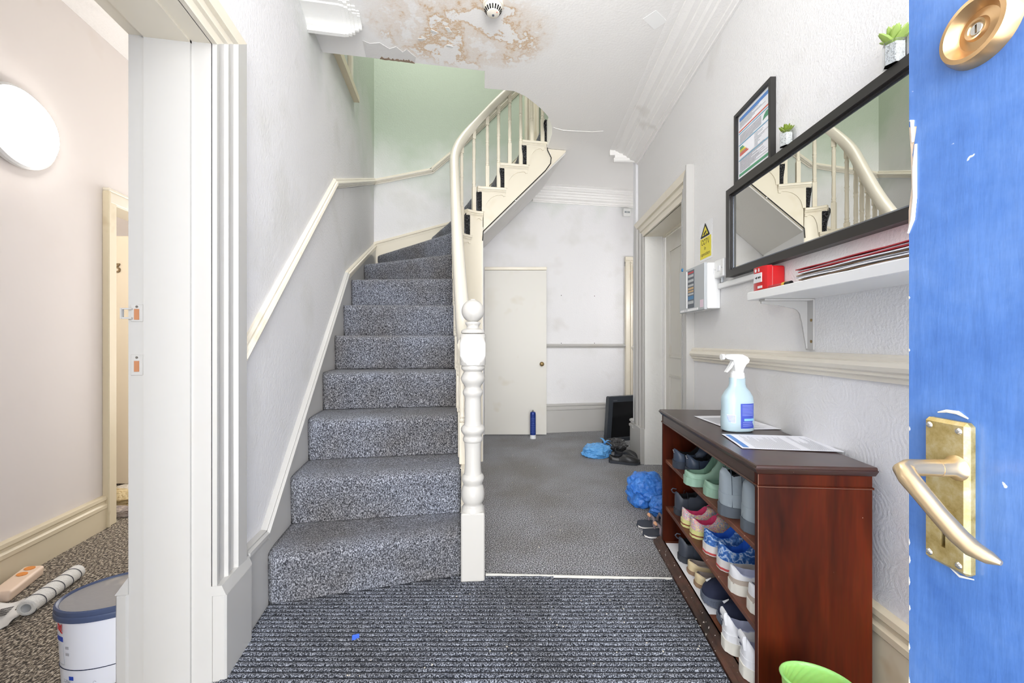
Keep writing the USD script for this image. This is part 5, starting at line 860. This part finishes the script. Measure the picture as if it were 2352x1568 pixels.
# smoke detector
plain('detector_ivory', (232, 226, 212), .4); plain('slot_black', (14, 13, 13), .8); plain('led_on', (226, 120, 100), .4)
t = thing('smoke_detector', 'ivory smoke detector with dark slots on the stained ceiling', 'smoke detector', (.272, 2.085, ZC))
obj('base', lathe([(0, 0), (.052, 0), (.054, -.010), (.050, -.018), (0, -.018)][::-1], 36), 'detector_ivory', t); obj('dome', lathe([(0, -.016), (.046, -.016), (.045, -.030), (.038, -.044), (.030, -.056), (.018, -.060), (0, -.061)][::-1], 36), 'detector_ivory', t)
for k in range(18):
    a = k * 2 * math.pi / 18; obj('slot', TM(box(-.0035, .0035, -.001, .0012, -.010, .010), frame((.0385 * math.cos(a), .0385 * math.sin(a), -.043), (-math.sin(a), math.cos(a), 0), (math.cos(a) * .82, math.sin(a) * .82, -.57), (-math.cos(a) * .57, -math.sin(a) * .57, -.82))), 'slot_black', t)
obj('test_button', lathe([(0, -.060), (.006, -.060), (.006, -.064), (0, -.064)][::-1], 16), 'plastic_dark', t); obj('lamp', mv(trimesh.creation.icosphere(2, .0028), .017, -.020, -.060), 'led_on', t)

# ------------------------------------------------------------------ the side passage
mk('lamp_glow', {'e': ('emission', dict(color=(1.0, .97, .93), strength=14.0))}, [], 'e.emission')
LC = (-1.865, 2.185, 2.005)
t = thing('bulkhead_lamp', 'round white bulkhead wall lamp, lit, in the side passage', 'lamp', LC)
FX = frame((0, 0, 0), WY, WZ, WX)
obj('base_ring', TM(lathe([(0, .0), (.168, 0), (.176, .012), (.176, .028), (.166, .036), (.160, .030), (0, .030)], 56), FX), 'plastic_white', t); obj('diffuser', TM(lathe([(0, .029), (.160, .029), (.158, .044), (.140, .062), (.10, .076), (.05, .083), (0, .085)], 56), FX), 'lamp_glow', t, smooth=60)
plain('lid_navy', (70, 82, 112), .4); painted('lid_top', (150, 148, 148), .45, .2, 60, (132, 130, 132), (186, 180, 172), 9); plain('tub_white', (226, 228, 236), .35); plain('logo_red', (190, 40, 44), .5); plain('band_blue', (30, 70, 180), .45)
t = thing('paint_tub', 'white ten litre paint tub with navy lid in the left doorway', 'paint tub', (-1.025, 1.545, .0), 14)
def el(f, z, n=64): return [(.152 * f * math.cos(a), .112 * f * math.sin(a), z) for a in np.linspace(0, 2 * np.pi, n, endpoint=False)]
obj('body', loft([el(.90, .001), el(.92, .006), el(.985, .215)]), 'tub_white', t, smooth=50)
obj('lid', loft([el(1.0, .207), el(1.035, .209), el(1.04, .222), el(1.02, .226), el(1.035, .230), el(1.03, .240), el(.995, .243), el(.965, .240), el(.95, .236)]), 'lid_navy', t, smooth=40); obj('lid_top', loft([el(.955, .230), el(.95, .2372), el(.4, .2378), el(.05, .238)]), 'lid_top', t)
def tubpt(a, z, o=.0006): f = .92 + .065 * (z - .006) / .209; return (.152 * f * math.cos(a) + o * math.cos(a), .112 * f * math.sin(a) + o * math.sin(a), z)
def tubpatch(a0, a1, z0, z1, m, nm, par=None, o=.0006): return obj(nm, grid([[tubpt(a, z, o) for z in (z0, z1)] for a in np.linspace(a0, a1, 10)]), m, par or t, smooth=60)
obj('print_line', tube([tubpt(a, .062) for a in np.linspace(3.3, 6.0, 40)], .0012, 6), 'ink_navy2', t)
tubpatch(3.55, 3.86, .145, .160, 'band_blue', 'blue_panel')
def tubtext(s, h, a, z, m, bold=True):
    p = A(tubpt(a, z, .0002)); tg = A([-.152 * math.sin(a), .112 * math.cos(a), 0]); tg /= np.linalg.norm(tg); mm = text(s, h, p, tg, WZ, .0008, bold); return obj('lettering', mm, m, t)
tubtext('nd.', .024, 3.62, .180, 'logo_red'); tubtext('10 Litre', .0105, 4.02, .012, 'ink_black'); tubtext('120m', .009, 3.78, .022, 'ink_grey', False)
for a0, a1, z0, z1 in ((3.98, 4.10, .030, .042),): tubpatch(a0, a1, z0, z1, 'band_blue', 'maker_mark')
obj('lettering', tube([tubpt(4.52 + .03 * math.cos(x), .018 + .006 * math.sin(x), .0008) for x in np.linspace(.6, 5.6, 12)], .0006, 5), 'ink_grey', t)
for z in (.105, .125): tubpatch(3.92, 4.02, z, z + .008, 'ink_grey', 'pictogram')
for a, b in (((3.62, .075), (3.86, .075)), ((3.86, .075), (3.86, .142))): obj('print_line', tube([tubpt(a[0] + (b[0] - a[0]) * s, a[1] + (b[1] - a[1]) * s) for s in np.linspace(0, 1, 8)], .0005, 5), 'ink_grey', t)
# paint roller sleeve with a spiral stripe
mk('fleece', {'g': ('geometry', {}), 'n': ('noise_texture', dict(scale=180, detail=3)), 'b': ('bump', dict(strength=.7, distance=.004)), 'p': ('principled_bsdf', dict(base_color=lin((232, 231, 226)), roughness=.95))}, [('g.position', 'n.vector'), ('n.fac', 'b.height'), ('b.normal', 'p.normal')])
plain('stripe_grey', (96, 98, 102), .9)
p0, p1 = A([-1.555, 1.862, .031]), A([-1.580, 2.125, .031]); t = thing('roller_sleeve', 'white paint roller sleeve with grey spiral stripe on the passage carpet', 'paint roller', tuple((p0 + p1) / 2 * A([1, 1, 0])))
dv = (p1 - p0) / 2; e1 = A([0, 0, 1]); dn = dv / np.linalg.norm(dv); e2 = np.cross(dn, e1); Rr = .030; cz_ = A([0, 0, .0312])
obj('sleeve', tri(man(tube([cz_ - dv, cz_ - dv * .97, cz_ + dv * .97, cz_ + dv], [.026, Rr, Rr, .026], 40)) - man(tube([cz_ - dv * 1.2, cz_ + dv * 1.2], .0185, 24))), 'fleece', t, smooth=40)
obj('core', tri(man(tube([cz_ - dv * .99, cz_ + dv * .99], .0190, 24)) - man(tube([cz_ - dv * 1.2, cz_ + dv * 1.2], .0165, 24))), 'plastic_white', t)
obj('spiral_stripe', tube([cz_ + dv * s * .95 + (Rr + .0003) * (e1 * math.cos(s * 17) + e2 * math.sin(s * 17)) for s in np.linspace(-1, 1, 160)], .0018, 5), 'stripe_grey', t)
plain('card_white', (232, 230, 226), .6); plain('tray_orange', (236, 150, 70), .5); plain('tray_peach', (240, 214, 190), .5)
t = thing('packaging', 'crumpled white packaging with a barcode beside the paint roller', 'packaging', (-1.675, 1.875, .0), 20)
cr = grid([[(x, y, .004 + .045 * max(0, -x * 4 + .2) * (1 + .3 * math.sin(y * 50)) + .008 * math.sin(x * 60 + y * 40)) for y in np.linspace(-.11, .09, 14)] for x in np.linspace(-.12, .085, 14)]); nv = len(cr.vertices); obj('card', trimesh.Trimesh(np.vstack([cr.vertices + [0, 0, .002], cr.vertices]), np.vstack([cr.faces, cr.faces[:, ::-1] + nv]), process=False), 'card_white', t, smooth=50)
obj('barcode', [box(.02 + .0, .055, -.05 + k * .0052, -.05 + k * .0052 + (.003 if k % 3 else .0014), .0205, .021) for k in range(13)], 'ink_black', t, kind='stuff')
t = thing('packaging', 'clear sleeve with two orange dots leaning on the passage skirting', 'packaging', (-1.765, 2.08, .0), 14)
sl = rbox(-.035, .035, -.12, .10, .003, .05, .012); obj('sleeve', rotm(sl, 8, WY), 'tray_peach', t)
for y in (.02, .07): obj('orange_dot', mv(rotm(trimesh.creation.cylinder(.017, .002, sections=24), 8, WY), .004, y, .051), 'tray_orange', t)
bag('plastic_film', 'crumpled tan polythene just inside the passage doorway', (-2.10, 2.99, 0), .24, .10, .07, 'film_tan', 4); bag('plastic_film', 'mauve grey polythene strip in front of the tan polythene', (-2.02, 2.83, 0), .20, .05, .04, 'film_mauve', 6); bag('plastic_film', 'clear white polythene wisp on top of the tan polythene', (-2.06, 3.19, .0), .12, .05, .05, 'film_clear', 7)
# skirting of the passage
struct('baseboard_passage', along(SKIRT(.185), (-1.865, -.45, 0), (-1.865, 2.67, 0), WX, WZ), 'skirt_cream', 'cream skirting along the passage wall', category='skirting')
# ------------------------------------------------------------------ bits dropped on the carpet
plain('scrap_blue', (60, 104, 214), .5); plain('crumb', (214, 206, 190), .8)
t = thing('scrap', 'tiny royal blue scrap of tape on the ribbed matting', 'scrap', (-.290, 1.515, .0095), 10); obj('tape', cat(rotm(box(-.012, .012, -.010, .010, 0, .001), 12, WX), mv(rotm(box(-.010, .010, -.004, .004, 0, .001), -18, WX), 0, .011, .001)), 'scrap_blue', t)
rg = np.random.default_rng(21); CR = []
for k in range(46):
    x, y = rg.uniform(-.3, .95), rg.uniform(1.25, 1.75); m = trimesh.creation.icosphere(1, rg.uniform(.001, .0026)); m.apply_scale((1.6, 1, .6)); CR.append(mv(rotm(m, rg.uniform(0, 180), WZ), x, y, .0098))
for k in range(30):
    x, y = rg.uniform(.4, 1.4), rg.uniform(1.9, 3.9); m = trimesh.creation.icosphere(1, rg.uniform(.0015, .0035)); CR.append(mv(m, x, y, .002))
t = thing('crumbs', 'scattered pale crumbs and fluff on the carpet and matting', 'crumbs', (0, 0, 0), kind='stuff'); obj('crumb', CR, 'crumb', t, kind='stuff')
